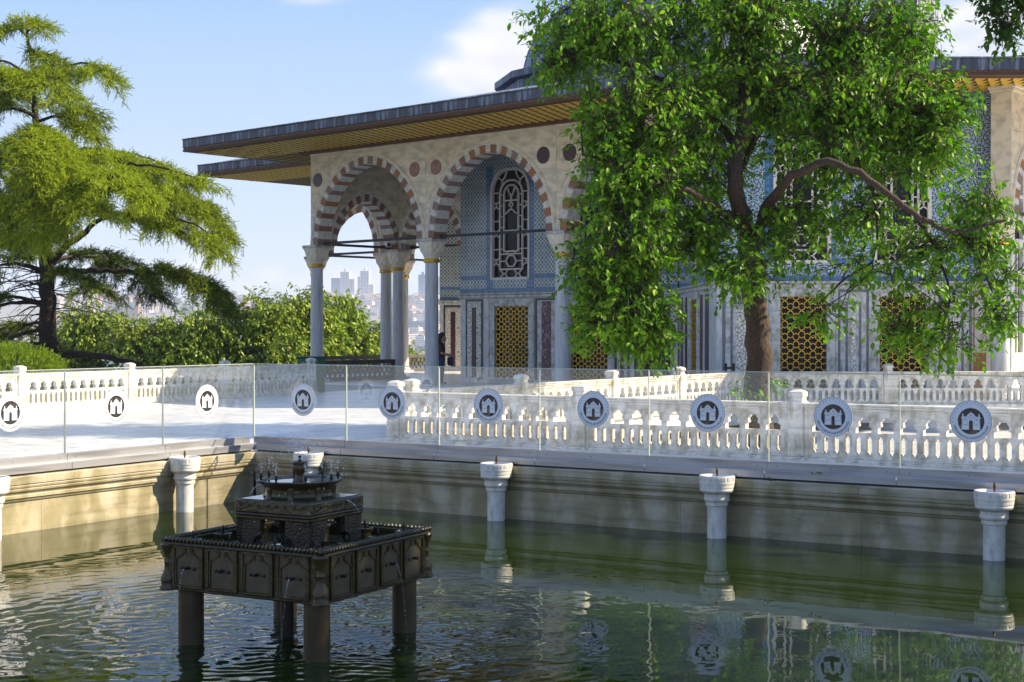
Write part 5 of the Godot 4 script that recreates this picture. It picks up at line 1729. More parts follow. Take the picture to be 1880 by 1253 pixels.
func cedar() -> void:
	var t := thing("cedar_tree", "tall cedar with drooping bright green boughs and a dark trunk at the left edge", "tree")
	var b := MB.new()
	var c := Crown.new()
	limb(b, c, [Vector3(-11.52, -0.87, -37.00), Vector3(-11.52, 0.88, -37.00), Vector3(-11.50, 1.96, -37.00), Vector3(-11.55, 3.31, -37.00), Vector3(-11.66, 4.66, -37.00), Vector3(-11.77, 6.41, -37.00), Vector3(-11.87, 8.03, -37.00), Vector3(-12.04, 9.18, -37.00)], 0.30, 0.03, 14, 0.05)
	var list := [
		[[Vector3(-12.01, 8.98, -37.00), Vector3(-11.55, 9.10, -36.60), Vector3(-11.44, 8.86, -36.40)], 0.03, 0.5, 0.1, 16, 0.7], [[Vector3(-11.98, 8.84, -37.00), Vector3(-12.31, 9.08, -36.70), Vector3(-12.74, 8.73, -36.40)], 0.03, 0.6, 0.1, 16, 0.7], [[Vector3(-11.96, 8.57, -37.00), Vector3(-11.03, 7.99, -36.00), Vector3(-11.04, 7.53, -35.60)], 0.03, 0.6, 0.1, 14, 0.5],
		[[Vector3(-11.87, 7.76, -37.00), Vector3(-10.81, 8.10, -36.60), Vector3(-10.03, 8.00, -36.20), Vector3(-9.66, 7.60, -36.00)], 0.06, 0.85, 0.15, 13, 0.75], [[Vector3(-11.85, 7.49, -37.00), Vector3(-12.01, 7.83, -35.80), Vector3(-12.00, 7.43, -35.00)], 0.06, 0.85, 0.15, 13, 0.8], [[Vector3(-11.85, 7.63, -37.00), Vector3(-10.97, 7.63, -35.40), Vector3(-10.50, 7.07, -34.70)], 0.05, 0.8, 0.2, 14, 0.75], [[Vector3(-11.87, 7.90, -37.00), Vector3(-12.99, 8.39, -37.50), Vector3(-13.79, 8.03, -37.80)], 0.05, 0.9, 0.15, 10, 0.5],
		[[Vector3(-11.79, 6.75, -37.00), Vector3(-11.11, 6.84, -36.70), Vector3(-10.35, 6.54, -36.40), Vector3(-9.95, 6.07, -36.20)], 0.05, 0.65, 0.3, 13, 0.6], [[Vector3(-11.79, 6.89, -37.00), Vector3(-12.25, 7.01, -36.50), Vector3(-12.87, 6.55, -36.00)], 0.06, 0.7, 0.4, 10, 0.45], [[Vector3(-11.82, 7.09, -37.00), Vector3(-11.51, 7.45, -38.50), Vector3(-11.23, 7.24, -40.00)], 0.05, 0.8, 0.3, 10, 0.4],
		[[Vector3(-11.74, 5.87, -37.00), Vector3(-10.54, 6.03, -36.60), Vector3(-9.11, 5.85, -36.20), Vector3(-8.14, 5.50, -36.00)], 0.08, 0.9, 0.2, 13, 0.75], [[Vector3(-11.71, 5.74, -37.00), Vector3(-10.05, 5.61, -35.80), Vector3(-8.42, 5.45, -35.00), Vector3(-7.14, 5.09, -34.60)], 0.09, 1.0, 0.2, 14, 0.8], [[Vector3(-11.71, 5.60, -37.00), Vector3(-10.08, 5.26, -35.00), Vector3(-8.75, 5.02, -33.80), Vector3(-8.02, 4.54, -33.30)], 0.08, 1.0, 0.25, 15, 0.85], [[Vector3(-11.71, 5.47, -37.00), Vector3(-10.35, 4.97, -34.60), Vector3(-9.11, 4.30, -33.30)], 0.07, 0.9, 0.3, 15, 0.8],
		[[Vector3(-11.77, 6.28, -37.00), Vector3(-11.14, 6.31, -35.20), Vector3(-10.79, 5.78, -34.00), Vector3(-10.76, 5.00, -33.60)], 0.06, 0.75, 0.3, 22, 0.9, 1.5], [[Vector3(-11.77, 6.25, -37.00), Vector3(-10.91, 6.21, -35.40), Vector3(-10.39, 5.58, -34.40), Vector3(-10.19, 4.79, -34.00)], 0.05, 0.6, 0.3, 20, 0.9, 1.4], [[Vector3(-11.74, 5.60, -37.00), Vector3(-11.17, 5.24, -34.80), Vector3(-10.48, 4.14, -33.60), Vector3(-10.48, 3.45, -33.40)], 0.05, 0.55, 0.4, 20, 0.85, 1.5], [[Vector3(-11.74, 5.33, -37.00), Vector3(-10.66, 4.94, -35.00), Vector3(-10.23, 4.24, -34.20), Vector3(-10.27, 3.80, -34.00)], 0.05, 0.5, 0.4, 18, 0.8, 1.4],
		[[Vector3(-11.74, 5.87, -37.00), Vector3(-11.74, 5.65, -35.00), Vector3(-11.66, 5.04, -34.00), Vector3(-11.58, 4.26, -33.60)], 0.07, 0.8, 0.3, 18, 0.9, 1.3], [[Vector3(-11.71, 5.33, -37.00), Vector3(-11.49, 5.01, -35.00), Vector3(-11.41, 4.17, -34.00), Vector3(-11.18, 3.65, -33.70)], 0.06, 0.7, 0.35, 16, 0.85, 1.4], [[Vector3(-11.74, 5.74, -37.00), Vector3(-11.78, 5.96, -35.50), Vector3(-12.25, 5.52, -35.00)], 0.05, 0.8, 0.3, 16, 0.8],
		[[Vector3(-11.66, 4.66, -37.00), Vector3(-10.53, 5.06, -37.00), Vector3(-8.81, 4.89, -36.60), Vector3(-7.39, 4.46, -36.20), Vector3(-6.77, 3.79, -36.00)], 0.10, 1.05, 0.3, 13, 0.6], [[Vector3(-11.63, 4.39, -37.00), Vector3(-10.03, 4.40, -36.20), Vector3(-8.39, 4.27, -35.40), Vector3(-7.28, 3.99, -35.00), Vector3(-6.85, 3.46, -34.80)], 0.09, 1.0, 0.42, 12, 0.65], [[Vector3(-11.66, 4.79, -37.00), Vector3(-10.64, 5.33, -38.40), Vector3(-9.22, 5.37, -39.50), Vector3(-8.02, 4.90, -40.00)], 0.08, 1.1, 0.3, 10, 0.5],
		[[Vector3(-11.47, 3.31, -37.00), Vector3(-10.60, 3.97, -36.80), Vector3(-10.01, 4.36, -36.60), Vector3(-8.50, 4.54, -36.40)], 0.13, 0.7, 0.75, 8, 0.5],
		[[Vector3(-11.50, 3.04, -37.00), Vector3(-9.99, 3.08, -37.00), Vector3(-8.72, 2.97, -36.80), Vector3(-7.61, 2.76, -36.60), Vector3(-6.90, 2.09, -36.40)], 0.10, 1.0, 0.45, 14, 0.25], [[Vector3(-11.52, 3.17, -37.00), Vector3(-11.09, 3.52, -38.50), Vector3(-10.21, 3.15, -40.00), Vector3(-9.72, 2.59, -41.00)], 0.07, 1.0, 0.25, 13, 0.2], [[Vector3(-11.52, 2.90, -37.00), Vector3(-10.49, 2.98, -35.50), Vector3(-9.59, 2.57, -34.60)], 0.06, 0.9, 0.3, 10, 0.25],
		[[Vector3(-11.52, 3.04, -37.00), Vector3(-12.28, 3.24, -37.00), Vector3(-13.22, 3.04, -37.00)], 0.09, 1.1, 0.2, 11, 0.3], [[Vector3(-11.52, 2.23, -37.00), Vector3(-12.28, 2.42, -36.60), Vector3(-13.13, 2.21, -36.00)], 0.07, 1.1, 0.2, 11, 0.25], [[Vector3(-11.52, 1.83, -37.00), Vector3(-12.61, 1.69, -38.00), Vector3(-14.08, 1.55, -39.00)], 0.06, 1.0, 0.3, 9, 0.25], [[Vector3(-11.55, 3.44, -37.00), Vector3(-13.09, 3.97, -39.00), Vector3(-14.65, 3.79, -41.00)], 0.07, 1.1, 0.25, 10, 0.3], [[Vector3(-11.60, 4.12, -37.00), Vector3(-12.88, 4.77, -38.40), Vector3(-14.30, 4.61, -40.00)], 0.07, 1.1, 0.25, 10, 0.4], [[Vector3(-11.69, 5.06, -37.00), Vector3(-11.81, 5.53, -39.00), Vector3(-11.66, 5.13, -41.00)], 0.07, 1.0, 0.25, 10, 0.4],
		[[Vector3(-11.52, 1.15, -37.00), Vector3(-11.85, 1.29, -36.50), Vector3(-12.34, 0.97, -36.00)], 0.05, 0.8, 0.5, 5, 0.3], [[Vector3(-11.87, 7.90, -37.00), Vector3(-12.94, 7.95, -39.00), Vector3(-13.74, 7.60, -40.50)], 0.05, 0.9, 0.2, 10, 0.4],
	]
	for q in list: bough(b, c, q[0], q[1], q[2], q[3], q[4], q[5], q[6] if q.size() > 6 else 1.0)
	# bare old limbs low on the trunk
	limb(b, c, [Vector3(-11.44, 0.99, -37.00), Vector3(-10.60, 1.02, -36.80), Vector3(-9.88, 0.92, -36.60), Vector3(-9.03, 0.79, -36.40)], 0.11, 0.05, 8)
	limb(b, c, [Vector3(-11.55, 1.35, -37.00), Vector3(-11.88, 1.16, -36.60), Vector3(-12.41, 1.32, -36.20)], 0.10, 0.04, 8)
	limb(b, c, [Vector3(-11.55, 2.23, -37.00), Vector3(-12.08, 2.29, -36.80), Vector3(-12.78, 2.16, -36.50)], 0.07, 0.03, 7)
	limb(b, c, [Vector3(-11.55, 1.69, -37.00), Vector3(-12.08, 1.49, -36.80), Vector3(-12.78, 1.26, -36.50)], 0.06, 0.03, 7)
	for i in 60:
		var y := rnd(470, 660)
		var o := Vector3(-11.55 + rnd(-0.15, 0.15), 1.65 - (y - 603) * 0.0135, -37.0 + rnd(-0.2, 0.2))
		var d := Vector3(rnd(-1, 1), rnd(-0.3, 0.25), rnd(-0.3, 0.8)).normalized() * rnd(0.7, 2.2)
		c.twigs.tube([o, o + d * 0.4 + rdir() * 0.05, o + d * 0.75 + Vector3(0, -0.1, 0) + rdir() * 0.08, o + d + Vector3(0, -0.3, 0)], [0.016, 0.012, 0.008, 0.003], 4, false)
		for k in 3:
			var u := rnd(0.4, 0.9)
			c.twigs.tube([o + d * u, o + d * u + rdir() * rnd(0.2, 0.5)], [0.007, 0.002], 3, false)
	finish(t, c, b, M.cedar_bark, sprig_mesh(), M.needle)
	# clipped low conifer under it
	t = thing("juniper_bush", "low bright green conifer bush at the foot of the cedar, left edge", "shrub")
	b = MB.new()
	c = Crown.new()
	var o := Vector3(-11.12, 0.63, -32.80)
	limb(b, c, [o + Vector3(0, -2.2, 0), o + Vector3(0.1, -1, 0), o], 0.06, 0.03, 6)
	for i in 2600:
		var d := rdir()
		d.y = absf(d.y)
		var q := o + d * Vector3(1.25, 0.62, 1.0) * pow(rng.randf(), 0.25)
		if i % 20 == 0: c.twigs.tube([o + Vector3(0, -0.6, 0), q], [0.015, 0.004], 3, false)
		c.xs.append(Transform3D(along(d + rdir() * 0.6 + Vector3(0, 0.25, 0), Vector3.UP, rnd(0.14, 0.24)), q))
		c.cs.append(Color(0.12, 0.20, 0.014).lerp(Color(0.32, 0.42, 0.025), rng.randf()))
	finish(t, c, b, M.cedar_bark, sprig_mesh(), M.needle)

func house(w: float, h: float, d: float, wall: Material, roof: Material, gable: bool) -> Node3D:
	var o := Node3D.new()
	slab("wall", Vector3(0, h * 0.5 - 6, 0), Vector3(w, h + 12, d), 0, wall, o)
	var b := MB.new()
	if gable: b.prism(PackedVector2Array([Vector2(-w * 0.54, h), Vector2(w * 0.54, h), Vector2(0, h + w * 0.2)]), -d * 0.53, d * 0.53)
	else:
		b.box(Vector3(0, h + 0.3, 0), Vector3(w * 1.03, 0.6, d * 1.03))
		b.box(Vector3(w * 0.2, h + 1.6, 0), Vector3(w * 0.3, 2.4, d * 0.4))
	part("roof", b, roof, o)
	b = MB.new()
	var n := int(w / 3.6)
	for f in int(h / 3.2):
		for i in n:
			b.box(Vector3((i + 0.5 - n * 0.5) * 3.5, f * 3.2 + 2.0, d * 0.5), Vector3(1.6, 1.8, 0.3))
			b.box(Vector3(w * 0.5, f * 3.2 + 2.0, (i + 0.5 - n * 0.5) * 3.2), Vector3(0.3, 1.8, 1.5))
	part("window_rows", b, M.city_window, o).set_meta("kind", "stuff")
	return o

func tower(called: String, label: String, at: Vector3, parts: Array, wall: Material) -> void:
	var t := thing(called, label, "skyscraper", Transform3D(Basis(), at), "towers on the skyline")
	for q in parts:
		var w: float = q[1]
		var h: float = q[2]
		var m: Material = q[4]
		var s := slab("tower_block", Vector3(q[0], h * 0.5 - 20, q[3]), Vector3(w, h + 40, w), 0, m, t)
		var b := MB.new()
		var n := int(w / 4.5)
		for f in int(h / 4.0):
			for i in n:
				b.box(Vector3(q[0] + (i + 0.5 - n * 0.5) * 4.3, f * 4.0 + 2.2, q[3] + w * 0.5), Vector3(2.2, 2.6, 0.5))
		var r := part("window_rows", b, M.city_window if m != M.tower_blue else M.city_blue, s)
		r.set_meta("kind", "stuff")
		if q.size() > 5: slab("roof_mast", Vector3(q[0], h + 4, q[3]), Vector3(w * 0.3, 8, w * 0.3), 0, m, s)

func far_city() -> void:
	var walls := [M.city_wall_0, M.city_wall_1, M.city_wall_2, M.city_wall_3, M.city_wall_4]
	var kinds := []
	for k in 10: kinds.append(house([16, 22, 14, 26, 18, 12, 30, 20, 15, 24][k], [14, 18, 20, 12, 24, 16, 11, 17, 22, 15][k], [14, 15, 13, 16, 16, 12, 18, 15, 14, 16][k], walls[k % 5], M.city_roof if k % 3 else M.city_roof_grey, k % 2 == 0))
	var n := 0
	for row in 17:
		var dist := 2480.0 + row * 72.0
		for span in [[100, 300, 11], [412, 452, 2], [596, 708, 7], [728, 806, 5]]:
			if row < 6 and span[0] != 728: continue
			if row < 9 and span[0] == 596: continue
			for i in span[2]:
				if n >= 290: continue
				var px: float = lerpf(span[0], span[1], (i + rnd(0.1, 0.9)) / span[2])
				var dd := dist + rnd(-30, 30)
				var x := (px - 940) / 2742.0 * dd
				var k := rng.randi() % 10
				var o: Node3D = kinds[k].duplicate()
				o.name = "city_house"
				add_child(o, true)
				o.position = Vector3(x, land(x, -dd) - 1.0, -dd)
				o.rotation.y = rnd(-0.6, 0.5)
				o.scale = Vector3.ONE * rnd(0.8, 1.15)
				var where: String = {100: "just right of the cedar trunk", 412: "above the bushes beside the cedar bough", 596: "seen through the first arch", 728: "seen left of the second column"}[span[0]]
				tag(o, "small far-off apartment house on the hazy hillside " + where, "house", "houses on the far hillside " + where)
				n += 1
	for k in kinds: k.free()
	var d := 4300.0
	var base := func(px: float, dd: float) -> Vector3: return Vector3((px - 940) / 2742.0 * dd, 66.0, -dd)
	tower("skyscraper", "left of the twin white towers on the skyline, with a blue block beside it", base.call(632, d), [[3, 26, 98, 0, M.tower_white, 1], [-20, 34, 80, -8, M.tower_blue], [21, 14, 78, -6, M.tower_white]], M.tower_white)
	tower("skyscraper", "right of the twin white stepped towers on the skyline", base.call(670, d), [[0, 26, 100, 0, M.tower_white, 1], [17, 18, 62, 3, M.tower_white], [-14, 14, 84, -4, M.tower_white]], M.tower_white)
	tower("skyscraper", "blue glass tower on the skyline just left of the second white column", base.call(776, d), [[0, 24, 90, 0, M.tower_blue, 1]], M.tower_blue)
	tower("skyscraper", "slim pale tower on the skyline just right of the second white column", base.call(806, d), [[0, 18, 84, 0, M.tower_white]], M.tower_white)
	tower("office_block", "low broad grey block on the skyline between the columns", base.call(745, d), [[0, 36, 12, 0, M.tower_blue], [-4, 24, 22, -10, M.tower_white]], M.tower_blue)
	tower("office_block", "dark blue glass office block below the skyline, left of the second white column", Vector3((768 - 940) / 2742.0 * 2700, land(-169, -2700) - 26, -2700), [[0, 26, 50, 0, M.city_blue], [-18, 16, 56, 4, M.city_blue]], M.city_blue)
	# the brick church with its spire
	var cx := (236 - 940) / 2742.0 * 2900
	var t := thing("brick_church", "red brick church with a pointed spire on the far hill, below the cedar bough", "church", Transform3D(Basis(), Vector3(cx, land(cx, -2900) + 8, -2900)))
	slab("nave", Vector3(-8, 8, 0), Vector3(56, 30, 20), 0, M.brick_red, t)
	var b := MB.new()
	b.xf = Transform3D(Basis(Vector3.UP, PI / 2), Vector3(-8, 23, 0))
	b.prism(PackedVector2Array([Vector2(-11, 0), Vector2(11, 0), Vector2(0, 9)]), -29, 29)
	part("nave_roof", b, M.city_roof_grey, t)
	var s := slab("church_tower", Vector3(17, 16, 10), Vector3(10, 44, 10), 0, M.brick_red, t)
	b = MB.new()
	b.lathe([Vector2(7.5, 38), Vector2(0, 58)], 4, Vector3(17, 0, 10), 2.0)
	part("spire", b, M.city_roof_grey, s)
	b = MB.new()
	for i in 8: b.box(Vector3(-32 + i * 5.6, 12, 10.1), Vector3(2, 9, 0.4))
	part("window_rows", b, M.city_window, t)
	# groves on the far slope, too far to count
	var xs := []
	var cs := PackedColorArray()
	for i in 900:
		var dd := rnd(2380, 3500) if i % 3 else rnd(2360, 2560)
		var px := rnd(90, 830)
		var x := (px - 940) / 2742.0 * dd
		xs.append(Transform3D(Basis().scaled(Vector3(rnd(5, 10), rnd(4, 9), rnd(5, 9))), Vector3(x, land(x, -dd) + 3, -dd)))
	var m := MB.new()
	for i in 26:
		var c := rdir() * 0.75
		c.y = absf(c.y)
		for k in 3:
			var u := rdir() * 0.45
			m.tri(c + u, c + rdir() * 0.45, c + rdir() * 0.45)
	many("far_grove", m.mesh(), xs, M.far_green)

func fountain() -> void:
	var t := thing("stone_fountain", "dark wet stone fountain on four round legs, standing in the pool", "fountain", FOUNT)
	var b := MB.new()
	for x: float in [-1.0, 1.0]:
		for z: float in [-1.0, 1.0]:
			b = MB.new()
			b.lathe([Vector2(0.093, -1.4), Vector2(0.092, -0.5), Vector2(0.092, -0.23)], 28)
			part("leg", b, M.fountain_leg, t, shift(x * 0.56, 0, z * 0.56))
	b = MB.new()
	b.lathe([Vector2(0.05, -1.4), Vector2(0.05, -0.22)], 16)
	part("supply_pipe", b, M.dark_bronze, t, shift(-0.1, 0, 0.02))
	part("supply_pipe", b, M.bronze, t, shift(0.13, 0, -0.05))
	# the basin: a floor, four panelled sides, four corner posts
	slab("basin_floor", Vector3(0, -0.205, 0), Vector3(1.34, 0.07, 1.34), 0.01, M.fountain_stone, t)
	slab("pool_water", Vector3(0, 0.03, 0), Vector3(1.30, 0.012, 1.30), 0, M.basin_water, t)
	for s in 4:
		var f := Transform3D(Basis(Vector3.UP, s * PI / 2), Vector3.ZERO)
		var side := slab("basin_side", Vector3(0, -0.055, 0.665), Vector3(1.30, 0.33, 0.06), 0.006, M.fountain_stone, t, f)
		part("basin_moulding", rects([[Vector3(0, -0.222, 0.672), Vector3(1.36, 0.026, 0.075), 0.01], [Vector3(0, 0.098, 0.675), Vector3(1.38, 0.026, 0.085), 0.01]]), M.fountain_stone, side)
		for i in 4:
			var x := -0.465 + i * 0.31
			slab("side_panel", Vector3(x, -0.06, 0.696), Vector3(0.245, 0.265, 0.006), 0.002, M.fountain_panel, side)
			b = MB.new()
			b.path([Vector2(x - 0.128, -0.20), Vector2(x + 0.128, -0.20), Vector2(x + 0.128, 0.08), Vector2(x - 0.128, 0.08), Vector2(x - 0.128, -0.20)], 0.016, 0.694, 0.712)
			var a := [Vector2(x - 0.110, -0.19), Vector2(x - 0.110, 0.0)]
			for j in 6: a.append(Vector2(x - 0.110 + 0.075 * sin(j * PI / 10), 0.0 + 0.045 * (1.0 - cos(j * PI / 10)) + 0.006 * j))
			a.append_array([Vector2(x - 0.028, 0.036), Vector2(x - 0.028, 0.058), Vector2(x - 0.02, 0.075)])
			b.path(a, 0.012, 0.694, 0.708)
			var m := []
			for q: Vector2 in a: m.append(Vector2(2 * x - q.x, q.y))
			b.path(m, 0.012, 0.694, 0.708)
			part("panel_frame", b, M.fountain_stone, side)
			b = MB.new()
			b.xf = Transform3D(Basis(Vector3.RIGHT, PI / 2), Vector3.ZERO)
			for j in 3: b.lathe([Vector2(0.013, 0.69), Vector2(0.013, 0.703), Vector2(0.009, 0.708), Vector2(0.0, 0.709)], 12, Vector3(x + (j - 1) * 0.058, 0, 0.068 - (0.002 if j == 1 else 0.0)))
			b.lathe([Vector2(0.011, 0.69), Vector2(0.012, 0.735), Vector2(0.007, 0.745), Vector2(0.0, 0.745)], 12, Vector3(x, 0, 0.066))
			part("spout", b, M.dark_bronze, side)
		# rope moulding along the rim
		b = MB.new()
		for i in 40:
			b.xf = Transform3D(Basis(Vector3.UP, 0.5), Vector3(-0.70 + (i + 0.5) * 1.40 / 40, 0.127, 0.685))
			b.box(Vector3.ZERO, Vector3(0.026, 0.036, 0.070), 0.012)
		b.xf = Transform3D()
		b.box(Vector3(0, 0.112, 0.66), Vector3(1.36, 0.012, 0.06), 0.004)
		part("rope_rim", b, M.fountain_stone, side)
		b = MB.new()
		b.lathe([Vector2(0.062, -0.24), Vector2(0.066, -0.225), Vector2(0.052, -0.20), Vector2(0.056, -0.18), Vector2(0.058, -0.15), Vector2(0.034, -0.10), Vector2(0.028, -0.05), Vector2(0.036, -0.04), Vector2(0.030, -0.02), Vector2(0.034, 0.02), Vector2(0.05, 0.06), Vector2(0.058, 0.085), Vector2(0.05, 0.10)], 18)
		b.box(Vector3(-0.03, -0.07, -0.03), Vector3(0.10, 0.31, 0.10), 0.01)
		part("corner_baluster", b, M.fountain_stone, t, f * shift(0.672, 0, 0.672))
	# small cups with jets standing in the basin
	for q in [[-0.55, -0.55], [-0.2, -0.56], [0.2, -0.56], [0.56, -0.55], [0.56, -0.2], [0.56, 0.2], [0.55, 0.55], [0.2, 0.56], [-0.2, 0.56], [-0.55, 0.55], [-0.56, 0.2], [-0.56, -0.2]]:
		b = MB.new()
		b.lathe([Vector2(0.05, 0.02), Vector2(0.05, 0.085), Vector2(0.066, 0.10), Vector2(0.068, 0.118), Vector2(0.058, 0.12), Vector2(0.052, 0.106), Vector2(0, 0.10)], 20)
		var cup := part("cup", b, M.fountain_stone, t, shift(q[0], 0, q[1]))
		b = MB.new()
		b.lathe([Vector2(0.007, 0.10), Vector2(0.007, 0.13), Vector2(0.011, 0.145), Vector2(0.008, 0.17), Vector2(0, 0.185)], 10)
		part("nozzle", b, M.dark_bronze, cup)
	# the middle storey: four arched piers under a slab
	for s in 4:
		var f := Transform3D(Basis(Vector3.UP, s * PI / 2), Vector3.ZERO)
		b = MB.new()
		var p := PackedVector2Array([Vector2(-0.325, 0.0), Vector2(-0.20, 0.0)])
		for j in 7: p.append(Vector2(-0.20 + 0.085 * (1.0 - cos(j * PI / 12)), 0.02 + 0.13 * sin(j * PI / 12)))
		p.append_array(PackedVector2Array([Vector2(-0.11, 0.262), Vector2(-0.325, 0.262)]))
		b.prism(p, 0.275, 0.325)
		var m := PackedVector2Array()
		for v in p: m.append(Vector2(-v.x, v.y))
		b.prism(m, 0.277, 0.327)
		part("arched_pier", b, M.fountain_rough, t, f)
		part("middle_moulding", rects([[Vector3(0, 0.275, 0.315), Vector3(0.67, 0.024, 0.05), 0.008], [Vector3(0, 0.298, 0.322), Vector3(0.675, 0.016, 0.045), 0.006]]), M.fountain_stone, t, f * Transform3D(Basis(), Vector3(0, 0.001 * s, 0)))
		b = MB.new()
		b.xf = Transform3D(Basis(Vector3.RIGHT, PI / 2), Vector3.ZERO)
		for j in 8: b.lathe([Vector2(0.012, 0.33), Vector2(0.012, 0.345), Vector2(0, 0.348)], 8, Vector3(-0.28 + j * 0.08, 0, -0.362))
		part("slab_bosses", b, M.fountain_rough, t, f)
	slab("middle_slab", Vector3(0, 0.353, 0), Vector3(0.68, 0.09, 0.68), 0.008, M.fountain_stone, t)
	slab("core_block", Vector3(0, 0.13, 0), Vector3(0.16, 0.26, 0.16), 0.01, M.fountain_rough, t)
	slab("slab_water", Vector3(0, 0.401, 0), Vector3(0.62, 0.006, 0.62), 0, M.basin_water, t)
	# the upper basin with a scalloped rim
	b = MB.new()
	var rows := []
	for q in [[0.235, 0.40, 0.0], [0.242, 0.42, 0.0], [0.236, 0.44, 0.0], [0.238, 0.47, 0.1], [0.255, 0.495, 0.5], [0.285, 0.517, 1.0], [0.292, 0.53, 1.0], [0.28, 0.536, 1.0], [0.262, 0.530, 1.0], [0.235, 0.512, 0.6], [0.0, 0.508, 0.0]]:
		var ring := []
		for i in 64:
			var a := TAU * i / 64
			var r: float = q[0] * 1.07 * (1.0 + 0.055 * q[2] * (absf(cos(a * 4.0)) - 0.55))
			ring.append(Vector3(cos(a) * r, q[1], -sin(a) * r))
		rows.append(ring)
	for r in rows.size() - 1:
		for i in 64: b.quad(rows[r][i], rows[r][(i + 1) % 64], rows[r + 1][(i + 1) % 64], rows[r + 1][i])
	for i in 8:
		var a := TAU * (i + 0.5) / 8
		b.lathe([Vector2(0.026, 0.40), Vector2(0.02, 0.42), Vector2(0.016, 0.45), Vector2(0.022, 0.47), Vector2(0.02, 0.49)], 10, Vector3(cos(a) * 0.255, 0, -sin(a) * 0.255))
	var ub := part("upper_basin", b, M.fountain_stone, t)
	b = MB.new()
	b.lathe([Vector2(0.24, 0.520), Vector2(0.0, 0.521)], 32)
	part("upper_water", b, M.basin_water, ub)
	for i in 8:
		var a := TAU * i / 8
		b = MB.new()
		b.lathe([Vector2(0.008, 0.53), Vector2(0.008, 0.545), Vector2(0.013, 0.553), Vector2(0.011, 0.575), Vector2(0.004, 0.583), Vector2(0, 0.583)], 10)
		part("jet_nozzle", b, M.dark_bronze, ub, shift(cos(a) * 0.285, 0, -sin(a) * 0.285))
	b = MB.new()
	b.lathe([Vector2(0.05, 0.52), Vector2(0.034, 0.53), Vector2(0.026, 0.555), Vector2(0.03, 0.572), Vector2(0.05, 0.59), Vector2(0.062, 0.618), Vector2(0.056, 0.635), Vector2(0.050, 0.64), Vector2(0.056, 0.655), Vector2(0.052, 0.664), Vector2(0.0, 0.660)], 24)
	var vase := part("centre_vase", b, M.terracotta, ub)
	b = MB.new()
	b.lathe([Vector2(0.013, 0.655), Vector2(0.016, 0.672), Vector2(0.009, 0.682), Vector2(0.012, 0.70), Vector2(0.018, 0.706), Vector2(0.0, 0.707)], 12)
	part("centre_nozzle", b, M.dark_bronze, vase)
	# falling water: spouts, thin jets, scattered drops
	var xs := []
	var drop := func(p: Vector3, r: float) -> void: xs.append(Transform3D(Basis().scaled(Vector3(r, r * rnd(1.0, 1.8), r)), FOUNT * p))
	for s in 4:
		var f := Basis(Vector3.UP, s * PI / 2)
		for i in 4:
			var x := -0.465 + i * 0.31
			if (s * 4 + i) % 3 != 0: continue
			for j in 46:
				var u := (j + rng.randf()) / 46.0
				drop.call(f * Vector3(x + rnd(-0.004, 0.004), -0.068 - 0.56 * u * u, 0.748 + 0.10 * u + rnd(-0.003, 0.003)), rnd(0.0011, 0.0024) * (1.4 if j % 5 == 0 else 1.0))
	for i in 8:
		var a := TAU * i / 8
		for j in 26:
			drop.call(Vector3(cos(a) * 0.285 + rnd(-0.004, 0.004), 0.585 + rnd(0, 0.085), -sin(a) * 0.285 + rnd(-0.004, 0.004)), rnd(0.0012, 0.0026))
		for j in 10: drop.call(Vector3(cos(a) * 0.285 + rnd(-0.03, 0.03), 0.64 + rnd(-0.02, 0.035), -sin(a) * 0.285 + rnd(-0.03, 0.03)), rnd(0.0016, 0.0034))
	for i in 620:
		var a := rng.randf() * TAU
		var v := rnd(0.1, 1.0)
		var u := rng.randf()
		drop.call(Vector3(cos(a) * 0.42 * v * u, 0.70 + 0.42 * u - 0.70 * u * u * v - 0.02, -sin(a) * 0.42 * v * u) + rdir() * 0.03, rnd(0.0012, 0.0032))
	for i in 200: drop.call(Vector3(rnd(-0.7, 0.7), rnd(0.25, 0.9), rnd(-0.7, 0.7)), rnd(0.0012, 0.003))
	for q in [Vector3(-0.265, 0.49, 0.12), Vector3(0.34, 0.38, -0.12)]:
		for j in 34:
			var u := j / 60.0
			var d := Vector3(q.x, 0, q.z).normalized()
			drop.call(q + d * 0.16 * u + Vector3(0, -0.26 * u * u, 0) + rdir() * 0.003, rnd(0.0014, 0.003))
	var ball := MB.new()
	ball.lathe([Vector2(0, -1), Vector2(0.7, -0.7), Vector2(1, 0), Vector2(0.7, 0.7), Vector2(0, 1)], 7, Vector3.ZERO, -2.0)
	var o := many("water_drops", ball.mesh(), xs, M.drops)
	tag(o, "spray and falling drops of water round the stone fountain", "water spray")

